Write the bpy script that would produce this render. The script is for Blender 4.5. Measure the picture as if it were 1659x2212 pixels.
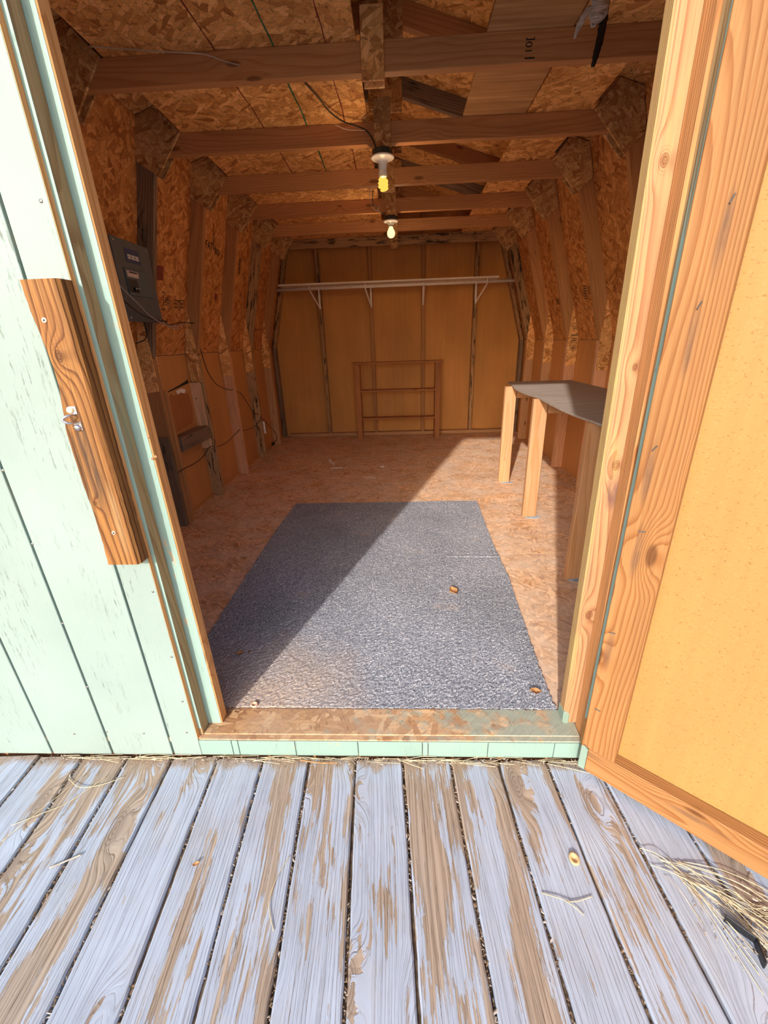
import bpy, bmesh, math, random
from math import sin, cos, pi, radians, tan, atan2, sqrt
from mathutils import Vector, Matrix
for o in list(bpy.data.objects): bpy.data.objects.remove(o, do_unlink=True)
S = bpy.context.scene
C = S.collection
R = random.Random(11)

# ---------------------------------------------------------------- camera
f_px, pit, yaw, rol = 907.27, 0.3879, -0.0476, -0.0345
cd = bpy.data.cameras.new('camera'); cam = bpy.data.objects.new('camera', cd); C.objects.link(cam)
fw = Vector((sin(yaw)*cos(pit), cos(yaw)*cos(pit), -sin(pit)))
rv = Vector((cos(yaw), -sin(yaw), 0)); uv = rv.cross(fw)
r2 = rv*cos(rol) + uv*sin(rol); u2 = -rv*sin(rol) + uv*cos(rol)
M = Matrix(((r2.x, u2.x, -fw.x, 0.1317), (r2.y, u2.y, -fw.y, -0.9398), (r2.z, u2.z, -fw.z, 1.1542), (0, 0, 0, 1)))
cam.matrix_world = M
cd.sensor_fit = 'VERTICAL'; cd.sensor_height = 24.0; cd.lens = f_px/2212*24.0
cd.clip_start = 0.02; cd.clip_end = 300
S.camera = cam

# ---------------------------------------------------------------- sky, sun, exposure
w = bpy.data.worlds.new('world'); S.world = w; w.use_nodes = True
wn = w.node_tree; wn.nodes.clear()
wo = wn.nodes.new('ShaderNodeOutputWorld'); wb = wn.nodes.new('ShaderNodeBackground'); ws = wn.nodes.new('ShaderNodeTexSky')
ws.sky_type = 'NISHITA'; ws.sun_disc = False; ws.sun_elevation = radians(24); ws.sun_rotation = radians(180+18.6)
ws.air_density = 1.0; ws.dust_density = 2.0; ws.ozone_density = 1.0
wb.inputs['Strength'].default_value = 0.34
wn.links.new(ws.outputs[0], wb.inputs[0]); wn.links.new(wb.outputs[0], wo.inputs[0])
sd = bpy.data.lights.new('sun', 'SUN'); sun = bpy.data.objects.new('sun', sd); C.objects.link(sun)
EL, AZ = radians(24.0), radians(18.6)
sun.rotation_euler = Vector((sin(AZ)*cos(EL), cos(AZ)*cos(EL), -sin(EL))).to_track_quat('-Z', 'Y').to_euler()
sun.location = (-4, -10, 6)
sd.energy = 5.0; sd.angle = radians(1.2); sd.color = (1.0, 0.93, 0.84)
S.view_settings.view_transform = 'Standard'; S.view_settings.look = 'None'
S.view_settings.gamma = 1.0; S.view_settings.use_curve_mapping = False
S.view_settings.exposure = 0.0
BULB_W = 3.6

# ---------------------------------------------------------------- node helpers
def srgb(r, g, b):
    def c(v):
        v /= 255.0
        return v/12.92 if v <= 0.04045 else ((v+0.055)/1.055)**2.4
    return (c(r), c(g), c(b), 1.0)
class NT:
    def __init__(s, name, rough=0.7, spec=0.3):
        s.m = bpy.data.materials.new(name); s.m.use_nodes = True
        s.t = s.m.node_tree; s.n = s.t.nodes; s.n.clear()
        s.out = s.n.new('ShaderNodeOutputMaterial'); s.b = s.n.new('ShaderNodeBsdfPrincipled')
        s.b.inputs['Roughness'].default_value = rough; s.b.inputs['Specular IOR Level'].default_value = spec
        s.t.links.new(s.b.outputs[0], s.out.inputs[0])
    def L(s, a, b): s.t.links.new(a, b)
    def setin(s, sock, v):
        if v is None: return
        if hasattr(v, 'is_output'): s.L(v, sock)
        else:
            if isinstance(v, (tuple, list)) and len(v) == 4 and sock.type == 'VECTOR': v = v[:3]
            sock.default_value = v
    def coords(s, seed=True, kind='Object'):
        tc = s.n.new('ShaderNodeTexCoord').outputs[kind]
        if not seed: return tc
        oi = s.n.new('ShaderNodeObjectInfo').outputs['Random']
        return s.vm('ADD', tc, s.vm('MULTIPLY', s.comb(oi, oi, oi), (17.3, 23.1, 31.7)))
    def rnd(s): return s.n.new('ShaderNodeObjectInfo').outputs['Random']
    def comb(s, x, y, z):
        n = s.n.new('ShaderNodeCombineXYZ')
        for i, v in enumerate((x, y, z)): s.setin(n.inputs[i], v)
        return n.outputs[0]
    def sep(s, v):
        n = s.n.new('ShaderNodeSeparateXYZ'); s.L(v, n.inputs[0]); return n.outputs
    def vm(s, op, a, b=None):
        n = s.n.new('ShaderNodeVectorMath'); n.operation = op; s.setin(n.inputs[0], a)
        if b is not None: s.setin(n.inputs[1], b)
        return n.outputs[0] if op not in ('LENGTH', 'DISTANCE', 'DOT_PRODUCT') else n.outputs[1]
    def ma(s, op, a, b=None, c=None, clamp=False):
        n = s.n.new('ShaderNodeMath'); n.operation = op; n.use_clamp = clamp; s.setin(n.inputs[0], a)
        if b is not None: s.setin(n.inputs[1], b)
        if c is not None: s.setin(n.inputs[2], c)
        return n.outputs[0]
    def noise(s, v, scale=5, detail=3, rough=0.5, dist=0.0, dim='3D'):
        n = s.n.new('ShaderNodeTexNoise'); n.noise_dimensions = dim; s.setin(n.inputs['Vector'], v)
        n.inputs['Scale'].default_value = scale; n.inputs['Detail'].default_value = detail
        n.inputs['Roughness'].default_value = rough; n.inputs['Distortion'].default_value = dist
        return n.outputs['Fac']
    def noisec(s, v, scale=5, detail=2):
        n = s.n.new('ShaderNodeTexNoise'); s.setin(n.inputs['Vector'], v)
        n.inputs['Scale'].default_value = scale; n.inputs['Detail'].default_value = detail
        return n.outputs['Color']
    def vor(s, v, scale=5, dim='3D', feat='F1', rnd=1.0):
        n = s.n.new('ShaderNodeTexVoronoi'); n.voronoi_dimensions = dim; n.feature = feat; s.setin(n.inputs['Vector'], v)
        n.inputs['Scale'].default_value = scale; n.inputs['Randomness'].default_value = rnd
        return n
    def mr(s, v, a, b, c=0.0, d=1.0, smooth=False):
        n = s.n.new('ShaderNodeMapRange'); s.setin(n.inputs[0], v); n.clamp = True
        if smooth: n.interpolation_type = 'SMOOTHSTEP'
        for i, x in enumerate((a, b, c, d)): s.setin(n.inputs[i+1], x)
        return n.outputs[0]
    def ramp(s, v, stops, interp='LINEAR'):
        n = s.n.new('ShaderNodeValToRGB'); s.setin(n.inputs[0], v); cr = n.color_ramp; cr.interpolation = interp
        while len(cr.elements) < len(stops): cr.elements.new(0.5)
        for e, (p, c) in zip(cr.elements, stops): e.position = p; e.color = c if len(c) == 4 else (*c, 1)
        return n.outputs[0]
    def mix(s, fac, a, b, mode='MIX'):
        n = s.n.new('ShaderNodeMix'); n.data_type = 'RGBA'; n.blend_type = mode; n.clamp_factor = True
        s.setin(n.inputs[0], fac); s.setin(n.inputs[6], a); s.setin(n.inputs[7], b); return n.outputs[2]
    def scal(s, c, k):
        return s.vm('MULTIPLY', c, s.comb(k, k, k))
    def bump(s, h, strength=0.3, dist=0.002):
        n = s.n.new('ShaderNodeBump'); s.setin(n.inputs['Height'], h)
        n.inputs['Strength'].default_value = strength; n.inputs['Distance'].default_value = dist
        s.L(n.outputs[0], s.b.inputs['Normal'])
    def col(s, c): s.setin(s.b.inputs['Base Color'], c)

MATS = {}
def plain(name, rgb, rough=0.6, metal=0.0, spec=0.4, var=0.12, nscale=30):
    if name in MATS: return MATS[name]
    t = NT(name, rough, spec); c = t.coords()
    k = t.mr(t.noise(c, nscale, 4), 0.3, 0.7, 1-var, 1+var)
    t.col(t.scal(rgb, k)); t.b.inputs['Metallic'].default_value = metal
    t.bump(t.noise(c, nscale*4, 3), 0.15, 0.001)
    MATS[name] = t.m; return t.m

def wood(name, c1, c2, freq=45, knots=0.5, fibre=0.25, dirt=None, dirtamt=0.0, mold=0.0, rough=0.65, bump=0.25, contrast=(0.25, 0.85), warp=3.0, kn_at=(), stains=()):
    """grain runs along local Z"""
    if name in MATS: return MATS[name]
    t = NT(name, rough, 0.25)
    oc = t.coords(seed=False); rd = t.rnd()
    x, y, z = t.sep(oc)
    zr = t.ma('ADD', z, t.ma('MULTIPLY', rd, 31.0))
    # knot field
    kv = t.comb(t.ma('MULTIPLY', x, 9.0), t.ma('MULTIPLY', y, 9.0), t.ma('MULTIPLY', zr, 3.2))
    vk = t.vor(kv, 1.0); kd = vk.outputs['Distance']
    pull = t.ma('MULTIPLY', t.mr(kd, 0.0, 0.42, 1.0, 0.0, True), 0.028*knots*2)
    wv = t.comb(t.ma('MULTIPLY', x, 5.0), t.ma('MULTIPLY', y, 5.0), t.ma('MULTIPLY', zr, 0.9))
    nw = t.noisec(wv, 1.0, 2)
    nx, ny, nz = t.sep(nw)
    px = t.ma('ADD', t.ma('ADD', x, t.ma('MULTIPLY_ADD', rd, 0.16, -0.08)), t.ma('MULTIPLY', t.ma('SUBTRACT', nx, 0.5), 0.035*warp))
    px = t.ma('ADD', px, pull)
    kmask = None
    for (kx, kz, kr) in kn_at:
        dx = t.ma('DIVIDE', t.ma('SUBTRACT', x, kx), kr); dz = t.ma('DIVIDE', t.ma('SUBTRACT', z, kz), kr*1.5)
        d2 = t.ma('ADD', t.ma('MULTIPLY', dx, dx), t.ma('MULTIPLY', dz, dz))
        e = t.ma('EXPONENT', t.ma('MULTIPLY', d2, -0.22))
        px = t.ma('ADD', px, t.ma('MULTIPLY', e, kr*2.6))
        km = t.ma('ADD', t.mr(d2, 0.25, 0.55, 0.75, 0.0), t.ma('MULTIPLY', t.mr(t.ma('ABSOLUTE', t.ma('SUBTRACT', t.ma('FRACT', t.ma('MULTIPLY', t.ma('SQRT', d2), 3.2)), 0.5)), 0.30, 0.48, 0.0, 0.7), t.mr(d2, 0.8, 2.4, 1.0, 0.0)))
        kmask = km if kmask is None else t.ma('MAXIMUM', kmask, km)
    py = t.ma('ADD', t.ma('ADD', y, t.ma('MULTIPLY_ADD', t.ma('FRACT', t.ma('MULTIPLY', rd, 7.7)), 0.10, 0.03)), t.ma('MULTIPLY', t.ma('SUBTRACT', ny, 0.5), 0.03*warp))
    rr = t.ma('SQRT', t.ma('ADD', t.ma('MULTIPLY', px, px), t.ma('MULTIPLY', py, py)))
    fine = t.noise(t.comb(t.ma('MULTIPLY', x, 260.0), t.ma('MULTIPLY', y, 260.0), t.ma('MULTIPLY', zr, 5.0)), 1.0, 4, 0.6)
    s1 = t.ma('FRACT', t.ma('ADD', t.ma('MULTIPLY', rr, freq*3.3), t.ma('MULTIPLY', fine, 0.18)))
    ring = t.mr(t.ma('POWER', s1, 1.6), contrast[0], contrast[1], 0.0, 1.0, True)
    edge = t.mr(s1, 0.93, 1.0, 1.0, 0.0)
    ring = t.ma('MULTIPLY', ring, edge)
    big = t.noise(t.comb(t.ma('MULTIPLY', x, 12.0), t.ma('MULTIPLY', y, 12.0), t.ma('MULTIPLY', zr, 1.5)), 1.0, 3)
    col = t.mix(ring, c1, c2)
    k = t.ma('MULTIPLY', t.mr(fine, 0.3, 0.7, 1.0-fibre, 1.0+fibre*0.6), t.mr(big, 0.25, 0.75, 0.84, 1.14))
    k = t.ma('MULTIPLY', k, t.ma('MULTIPLY_ADD', t.ma('FRACT', t.ma('MULTIPLY', rd, 13.1)), 0.22, 0.89))
    col = t.scal(col, k)
    if knots > 0:
        kn = t.mr(kd, 0.07, 0.13, 1.0, 0.0, True)
        col = t.mix(t.ma('MULTIPLY', kn, 0.75), col, (c2[0]*0.35, c2[1]*0.28, c2[2]*0.25, 1))
    if kmask is not None: col = t.mix(t.ma('MULTIPLY', kmask, 0.8), col, (c2[0]*0.45, c2[1]*0.35, c2[2]*0.3, 1))
    for (sx_, sz_, rx_, rz_, sc_, st_) in stains:
        dx = t.ma('DIVIDE', t.ma('SUBTRACT', x, sx_), rx_); dz = t.ma('DIVIDE', t.ma('SUBTRACT', z, sz_), rz_)
        d2 = t.ma('ADD', t.ma('MULTIPLY', dx, dx), t.ma('MULTIPLY', dz, dz))
        nz_ = t.noise(t.comb(t.ma('MULTIPLY', x, 90.0), t.ma('MULTIPLY', y, 90.0), t.ma('MULTIPLY', z, 14.0)), 1.0, 5, 0.65)
        col = t.mix(t.ma('MULTIPLY', t.mr(d2, 0.1, 1.2, st_, 0.0), t.mr(nz_, 0.3, 0.62, 0.25, 1.0)), col, sc_)
    if dirt is not None:
        dn = t.noise(t.comb(t.ma('MULTIPLY', x, 20.0), t.ma('MULTIPLY', y, 20.0), t.ma('MULTIPLY', zr, 3.0)), 1.0, 5, 0.6)
        col = t.mix(t.mr(dn, 0.62-dirtamt*0.4, 0.85-dirtamt*0.4, 0.0, 0.85), col, dirt)
    if mold > 0:
        mn = t.noise(t.comb(t.ma('MULTIPLY', x, 42.0), t.ma('MULTIPLY', y, 42.0), t.ma('MULTIPLY', zr, 6.0)), 1.0, 6, 0.7)
        col = t.mix(t.mr(mn, 0.66-mold*0.25, 0.74-mold*0.25, 0.0, 0.9), col, (0.012, 0.010, 0.010, 1))
    t.col(col)
    t.bump(t.ma('ADD', t.ma('MULTIPLY', ring, 0.6), fine), bump, 0.0015)
    MATS[name] = t.m; return t.m

def osb(name, plane='XY', tint=(1, 1, 1), dark=1.0, dirt=0.0, dustc=None, ang0=0.0, paint=None, fs=1.0):
    if name in MATS: return MATS[name]
    t = NT(name, 0.7, 0.25)
    oc = t.coords(seed=True); a, b, c = t.sep(oc)
    u, v = {'XY': (a, b), 'XZ': (a, c), 'YZ': (b, c)}[plane]
    p = t.comb(t.ma('MULTIPLY', u, fs), t.ma('MULTIPLY', v, fs), 0.0)
    wob = t.vm('MULTIPLY', t.vm('SUBTRACT', t.noisec(p, 9.0, 2), (0.5, 0.5, 0.5)), (0.03, 0.03, 0))
    p = t.vm('ADD', p, wob)
    def layer(ang, sx, sy, off):
        ca, sa = cos(ang), sin(ang)
        q = t.comb(t.ma('MULTIPLY', t.vm('DOT_PRODUCT', p, (ca, sa, 0)), sx), t.ma('MULTIPLY', t.vm('DOT_PRODUCT', p, (-sa, ca, 0)), sy), off)
        vo = t.vor(q, 1.0, '2D'); e = t.vor(q, 1.0, '2D', 'DISTANCE_TO_EDGE')
        r, g, bb = t.sep(vo.outputs['Color'])
        return r, g, bb, e.outputs['Distance'], q
    L1 = layer(ang0+0.15, 12, 34, 0.0); L2 = layer(ang0-0.75, 15, 60, 3.1); L3 = layer(ang0+1.35, 19, 50, 5.7); L4 = layer(ang0+0.6, 11, 28, 9.9)
    T = tint
    stops = [(0.0, (0.34*T[0], 0.155*T[1], 0.060*T[2], 1)), (0.10, (0.46*T[0], 0.235*T[1], 0.095*T[2], 1)), (0.35, (0.56*T[0], 0.32*T[1], 0.14*T[2], 1)),
             (0.7, (0.66*T[0], 0.40*T[1], 0.19*T[2], 1)), (1.0, (0.78*T[0], 0.52*T[1], 0.28*T[2], 1))]
    c1 = t.ramp(L1[0], stops); c2 = t.ramp(L2[0], stops); c3 = t.ramp(L3[0], stops); c4 = t.ramp(L4[0], stops)
    col = c1
    hh = L1[0]
    for LL, cc, th in ((L4, c4, 0.55), (L3, c3, 0.66), (L2, c2, 0.66)):
        m = t.ma('GREATER_THAN', LL[1], th)
        col = t.mix(m, col, cc); hh = t.mix(m, hh, LL[0])
    eg = t.mr(L2[3], 0.0, 0.09, 0.72, 1.0); eg1 = t.mr(L1[3], 0.0, 0.06, 0.8, 1.0)
    fib = t.noise(t.vm('MULTIPLY', L1[4], (1.0, 9.0, 1.0)), 1.0, 3)
    k = t.ma('MULTIPLY', t.ma('MULTIPLY', eg, eg1), t.mr(fib, 0.3, 0.7, 0.82, 1.14))
    k = t.ma('MULTIPLY', k, t.mr(t.noise(p, 2.5, 3), 0.3, 0.7, 0.85*dark, 1.12*dark))
    col = t.scal(col, k)
    # dark chips
    dk = t.vor(t.vm('MULTIPLY', L3[4], (2.2, 2.2, 1)), 1.0, '2D')
    dm = t.ma('MULTIPLY', t.ma('LESS_THAN', t.sep(dk.outputs['Color'])[1], 0.07), t.ma('LESS_THAN', dk.outputs['Distance'], 0.33))
    col = t.mix(t.ma('MULTIPLY', dm, 0.6), col, (0.14*T[0], 0.055*T[1], 0.02*T[2], 1))
    if dirt > 0:
        dn = t.noise(p, 3.5, 6, 0.62)
        col = t.mix(t.mr(dn, 0.35, 0.75, 0.1*dirt, dirt), col, dustc or (0.34, 0.24, 0.18, 1))
    if paint is not None:
        x_, y_, z_ = t.sep(t.coords(seed=False))
        pn = t.noise(p, 14.0, 5, 0.65)
        pm = t.mr(t.ma('ADD', pn, t.ma('MULTIPLY', x_, 0.35)), 0.52, 0.66, 0.0, 0.8)
        col = t.mix(pm, col, t.scal(paint, t.mr(fib, 0.3, 0.7, 0.8, 1.1)))
    t.col(col); t.bump(t.ma('ADD', t.sep(hh)[0], t.ma('MULTIPLY', fib, 0.3)), 0.35, 0.0015)
    MATS[name] = t.m; return t.m

def hardboard(name, base, plane='XZ', fleck=0.6, fscale=1.0, var=0.12):
    if name in MATS: return MATS[name]
    t = NT(name, 0.6, 0.3); oc = t.coords(); a, b, c = t.sep(oc)
    u, v = {'XY': (a, b), 'XZ': (a, c), 'YZ': (b, c)}[plane]
    p = t.comb(u, v, 0.0)
    big = t.noise(t.vm('MULTIPLY', p, (2.0, 0.9, 1)), 1.5, 4)
    strip = t.noise(t.vm('MULTIPLY', p, (30, 1.2, 1)), 1.0, 3)
    col = t.scal(base, t.ma('MULTIPLY', t.mr(big, 0.3, 0.7, 1-var, 1+var), t.mr(strip, 0.3, 0.7, 0.95, 1.05)))
    n1 = t.noisec(p, 60*fscale, 2); q = t.vm('ADD', p, t.vm('MULTIPLY', t.vm('SUBTRACT', n1, (0.5, 0.5, 0.5)), (0.012, 0.012, 0)))
    v1 = t.vor(t.vm('MULTIPLY', q, (60*fscale, 170*fscale, 1)), 1.0, '2D')
    cr, cg, cb = t.sep(v1.outputs['Color'])
    lite = t.ma('MULTIPLY', t.ma('GREATER_THAN', cr, 0.80), t.mr(v1.outputs['Distance'], 0.1, 0.45, 1.0, 0.0))
    drk = t.ma('MULTIPLY', t.ma('LESS_THAN', cg, 0.12), t.mr(v1.outputs['Distance'], 0.1, 0.4, 1.0, 0.0))
    col = t.mix(t.ma('MULTIPLY', lite, 0.35*fleck), col, (min(1, base[0]*1.35), min(1, base[1]*1.5), min(1, base[2]*2.4), 1))
    col = t.mix(t.ma('MULTIPLY', drk, 0.75*fleck), col, (base[0]*0.35, base[1]*0.25, base[2]*0.2, 1))
    t.col(col); t.bump(t.noise(p, 250*fscale, 3), 0.12, 0.001)
    MATS[name] = t.m; return t.m

def teal_paint(name, base=(0.245, 0.315, 0.292, 1), dirtz=True, crack=1.0, wear=0.0):
    """rough-sawn painted plywood siding, grain along Z"""
    if name in MATS: return MATS[name]
    t = NT(name, 0.55, 0.35); p = t.coords(); x, y, z = t.sep(p)
    g1 = t.noise(t.comb(t.ma('MULTIPLY', x, 150.0), t.ma('MULTIPLY', y, 150.0), t.ma('MULTIPLY', z, 14.0)), 1.0, 4, 0.65)
    g2 = t.noise(t.comb(t.ma('MULTIPLY', x, 420.0), t.ma('MULTIPLY', y, 420.0), t.ma('MULTIPLY', z, 60.0)), 1.0, 3, 0.6)
    reg = t.noise(t.comb(t.ma('MULTIPLY', x, 9.0), t.ma('MULTIPLY', y, 9.0), t.ma('MULTIPLY', z, 2.2)), 1.0, 3)
    big = t.noise(p, 3.0, 4)
    col = t.scal(base, t.mr(big, 0.3, 0.7, 0.93, 1.06))
    ck = t.ma('MULTIPLY', t.mr(g1, 0.56, 0.63, 0.0, 1.0), t.ma('MULTIPLY', t.mr(reg, 0.46, 0.62, 0.0, 1.0), t.mr(g2, 0.42, 0.6, 0.0, 1.0)))
    col = t.mix(t.ma('MULTIPLY', ck, 0.75*crack), col, (0.10, 0.11, 0.09, 1))
    if wear > 0:
        wn_ = t.noise(t.comb(t.ma('MULTIPLY', x, 25.0), t.ma('MULTIPLY', y, 25.0), t.ma('MULTIPLY', z, 7.0)), 1.0, 6, 0.65)
        col = t.mix(t.mr(wn_, 0.66-wear*0.3, 0.70-wear*0.3, 0.0, 0.85), col, (0.50, 0.30, 0.16, 1))
    spl = t.mr(t.noise(p, 18.0, 5, 0.7), 0.66, 0.8, 0.0, 0.35)
    col = t.mix(spl, col, (0.42, 0.36, 0.27, 1))
    t.col(col)
    t.bump(t.ma('SUBTRACT', t.ma('ADD', g1, t.ma('MULTIPLY', g2, 0.35)), t.ma('MULTIPLY', ck, 0.8)), 0.45, 0.002)
    MATS[name] = t.m; return t.m

def deck_mat():
    t = NT('peeling_paint', 0.6, 0.3); oc = t.coords(seed=False); rd = t.rnd()
    at = t.n.new('ShaderNodeAttribute'); at.attribute_type = 'OBJECT'; at.attribute_name = 'peel'; peel = at.outputs['Fac']
    x, y0, z = t.sep(oc); y = t.ma('ADD', y0, t.ma('MULTIPLY', rd, 41.0)); x2 = t.ma('ADD', x, t.ma('MULTIPLY', rd, 13.0))
    # knots
    kv = t.comb(t.ma('MULTIPLY', x2, 7.0), t.ma('MULTIPLY', y, 2.6), 0.0)
    vk = t.vor(kv, 1.0, '2D'); kd = vk.outputs['Distance']; kp = t.sep(vk.outputs['Color'])[0]
    isk = t.ma('GREATER_THAN', kp, 0.45)
    kf = t.ma('MULTIPLY', t.mr(kd, 0.0, 0.40, 1.0, 0.0, True), isk)
    wv = t.noise(t.comb(t.ma('MULTIPLY', x2, 10.0), t.ma('MULTIPLY', y, 1.6), 0.0), 1.0, 2)
    xs = t.ma('ADD', t.ma('ADD', x2, t.ma('MULTIPLY', wv, 0.035)), t.ma('MULTIPLY', kf, 0.045))
    g1 = t.noise(t.comb(t.ma('MULTIPLY', xs, 170.0), t.ma('MULTIPLY', y, 2.2), 0.0), 1.0, 4, 0.6)
    g2 = t.noise(t.comb(t.ma('MULTIPLY', xs, 480.0), t.ma('MULTIPLY', y, 9.0), 0.0), 1.0, 3, 0.6)
    ring = t.ma('FRACT', t.ma('ADD', t.ma('MULTIPLY', xs, 62.0), t.ma('MULTIPLY', g1, 0.5)))
    ring = t.mr(ring, 0.55, 1.0, 0.0, 1.0, True)
    wcol = t.mix(t.ma('MULTIPLY', ring, 0.55), (0.37, 0.285, 0.22, 1), (0.19, 0.125, 0.082, 1))
    wcol = t.scal(wcol, t.mr(g1, 0.3, 0.7, 0.72, 1.22))
    grey = t.noise(t.comb(t.ma('MULTIPLY', x2, 14.0), t.ma('MULTIPLY', y, 3.0), 0.0), 1.0, 4)
    wcol = t.mix(t.mr(grey, 0.45, 0.7, 0.0, 0.55), wcol, (0.38, 0.33, 0.29, 1))
    crk = t.mr(t.ma('ABSOLUTE', t.ma('SUBTRACT', g1, 0.47)), 0.0, 0.012, 1.0, 0.0)
    crk = t.ma('MULTIPLY', crk, t.mr(g2, 0.4, 0.55, 0.3, 1.0))
    wcol = t.mix(t.ma('MULTIPLY', crk, 0.8), wcol, (0.05, 0.03, 0.02, 1))
    kn = t.ma('MULTIPLY', t.mr(kd, 0.10, 0.17, 1.0, 0.0), isk)
    kr = t.ma('FRACT', t.ma('MULTIPLY', kd, 28.0))
    wcol = t.mix(t.ma('MULTIPLY', kn, 0.8), wcol, t.mix(kr, (0.15, 0.10, 0.075, 1), (0.36, 0.29, 0.24, 1)))
    # peeling mask: 1 = paint gone
    m1 = t.noise(t.comb(t.ma('MULTIPLY', x2, 13.0), t.ma('MULTIPLY', y, 2.0), 3.0), 1.0, 3, 0.55)
    m2 = t.noise(t.comb(t.ma('MULTIPLY', xs, 90.0), t.ma('MULTIPLY', y, 11.0), 3.0), 1.0, 5, 0.7)
    m3 = t.noise(t.comb(t.ma('MULTIPLY', xs, 150.0), t.ma('MULTIPLY', y, 3.2), 8.0), 1.0, 4, 0.6)
    tot = t.ma('ADD', t.ma('MULTIPLY', m1, 1.0), t.ma('ADD', t.ma('MULTIPLY', t.ma('SUBTRACT', m2, 0.5), 0.34), t.ma('MULTIPLY', t.ma('SUBTRACT', m3, 0.5), 0.34)))
    tot = t.ma('ADD', tot, t.ma('MULTIPLY', kf, 0.10))
    tot = t.ma('ADD', tot, t.ma('MULTIPLY', t.ma('SUBTRACT', peel, 0.5), 0.42))
    gone = t.mr(tot, 0.586, 0.594, 0.0, 1.0)
    gl = t.ma('FRACT', t.ma('ADD', t.ma('MULTIPLY', xs, 118.0), t.ma('MULTIPLY', t.noise(t.comb(t.ma('MULTIPLY', x2, 30.0), t.ma('MULTIPLY', y, 4.0), 5.0), 1.0, 3), 1.3)))
    lm = t.noise(t.comb(t.ma('MULTIPLY', xs, 60.0), t.ma('MULTIPLY', y, 2.4), 12.0), 1.0, 4, 0.6)
    gline = t.ma('MULTIPLY', t.mr(t.ma('ABSOLUTE', t.ma('SUBTRACT', gl, 0.5)), 0.02, 0.10, 1.0, 0.0), t.mr(lm, 0.44, 0.60, 0.0, 1.0))
    # thin cracks through the paint along the grain
    c1 = t.ma('MULTIPLY', t.mr(t.ma('ABSOLUTE', t.ma('SUBTRACT', g1, 0.44)), 0.0, 0.009, 1.0, 0.0), t.mr(m3, 0.42, 0.54, 0.0, 1.0))
    gone = t.ma('MAXIMUM', gone, t.ma('MULTIPLY', c1, 0.9))
    pcol = t.scal((0.385, 0.43, 0.53, 1), t.mr(t.noise(t.comb(x2, y, 0.0), 5.0, 5, 0.6), 0.3, 0.7, 0.90, 1.08))
    pcol = t.scal(pcol, t.mr(g1, 0.3, 0.7, 0.94, 1.05))
    dust = t.noise(t.comb(x2, y, 2.0), 9.0, 6, 0.7)
    pcol = t.mix(t.mr(dust, 0.5, 0.8, 0.0, 0.45), pcol, (0.44, 0.39, 0.35, 1))
    fc = t.mix(gone, pcol, wcol)
    fc = t.mix(t.ma('MULTIPLY', gline, 0.62), fc, (0.16, 0.10, 0.065, 1))
    # dirt washed against the wall foot
    dn = t.noise(t.comb(t.ma('MULTIPLY', x2, 16.0), t.ma('MULTIPLY', y, 6.0), 1.0), 1.0, 5, 0.65)
    dm = t.mr(t.ma('ADD', t.ma('SUBTRACT', 1.146, y0), t.ma('MULTIPLY', t.ma('SUBTRACT', dn, 0.5), 0.14)), 0.012, 0.034, 0.85, 0.0)
    fc = t.mix(dm, fc, t.scal((0.30, 0.215, 0.15, 1), t.mr(t.noise(oc, 260.0, 3), 0.3, 0.7, 0.6, 1.4)))
    t.col(fc)
    h = t.ma('ADD', t.ma('MULTIPLY', t.ma('SUBTRACT', 1.0, gone), 0.9), t.ma('MULTIPLY', g1, 0.8))
    h = t.ma('SUBTRACT', h, t.ma('MULTIPLY', gline, 0.7))
    h = t.ma('SUBTRACT', h, t.ma('MULTIPLY', crk, 0.8))
    t.bump(h, 0.55, 0.002)
    MATS['deck'] = t.m; return t.m

def carpet_mat():
    t = NT('speckled_carpet', 0.95, 0.05); p = t.coords(seed=False)
    v = t.vor(p, 330.0, '3D'); r, g, b = t.sep(v.outputs['Color'])
    col = t.ramp(r, [(0.0, (0.12, 0.13, 0.165, 1)), (0.35, (0.22, 0.235, 0.285, 1)), (0.65, (0.33, 0.345, 0.40, 1)), (0.90, (0.48, 0.48, 0.52, 1)), (1.0, (0.72, 0.71, 0.71, 1))])
    n = t.noise(p, 2.2, 5, 0.6)
    col = t.scal(col, t.mr(n, 0.3, 0.7, 0.82, 1.18))
    # sandy dirt tracked in around the threshold
    x, y, z = t.sep(p)
    dd = t.vm('DISTANCE', t.vm('MULTIPLY', p, (1.0, 1.0, 0.0)), (-0.36, 0.14, 0.0))
    sand = t.ma('MULTIPLY', t.mr(t.ma('ADD', dd, t.ma('MULTIPLY', t.ma('SUBTRACT', t.noise(p, 6.0, 5), 0.5), 0.35)), 0.08, 0.42, 1.0, 0.0), t.mr(t.noise(p, 120.0, 3), 0.35, 0.65, 0.45, 1.0))
    patch = t.mr(t.noise(p, 4.5, 5, 0.65), 0.58, 0.78, 0.0, 0.5)
    f = t.ma('MAXIMUM', t.ma('MULTIPLY', sand, 0.85), patch)
    col = t.mix(f, col, (0.50, 0.37, 0.27, 1))
    t.col(col); t.bump(t.noise(p, 500.0, 3), 0.6, 0.003)
    MATS['carpet'] = t.m; return t.m

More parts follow.
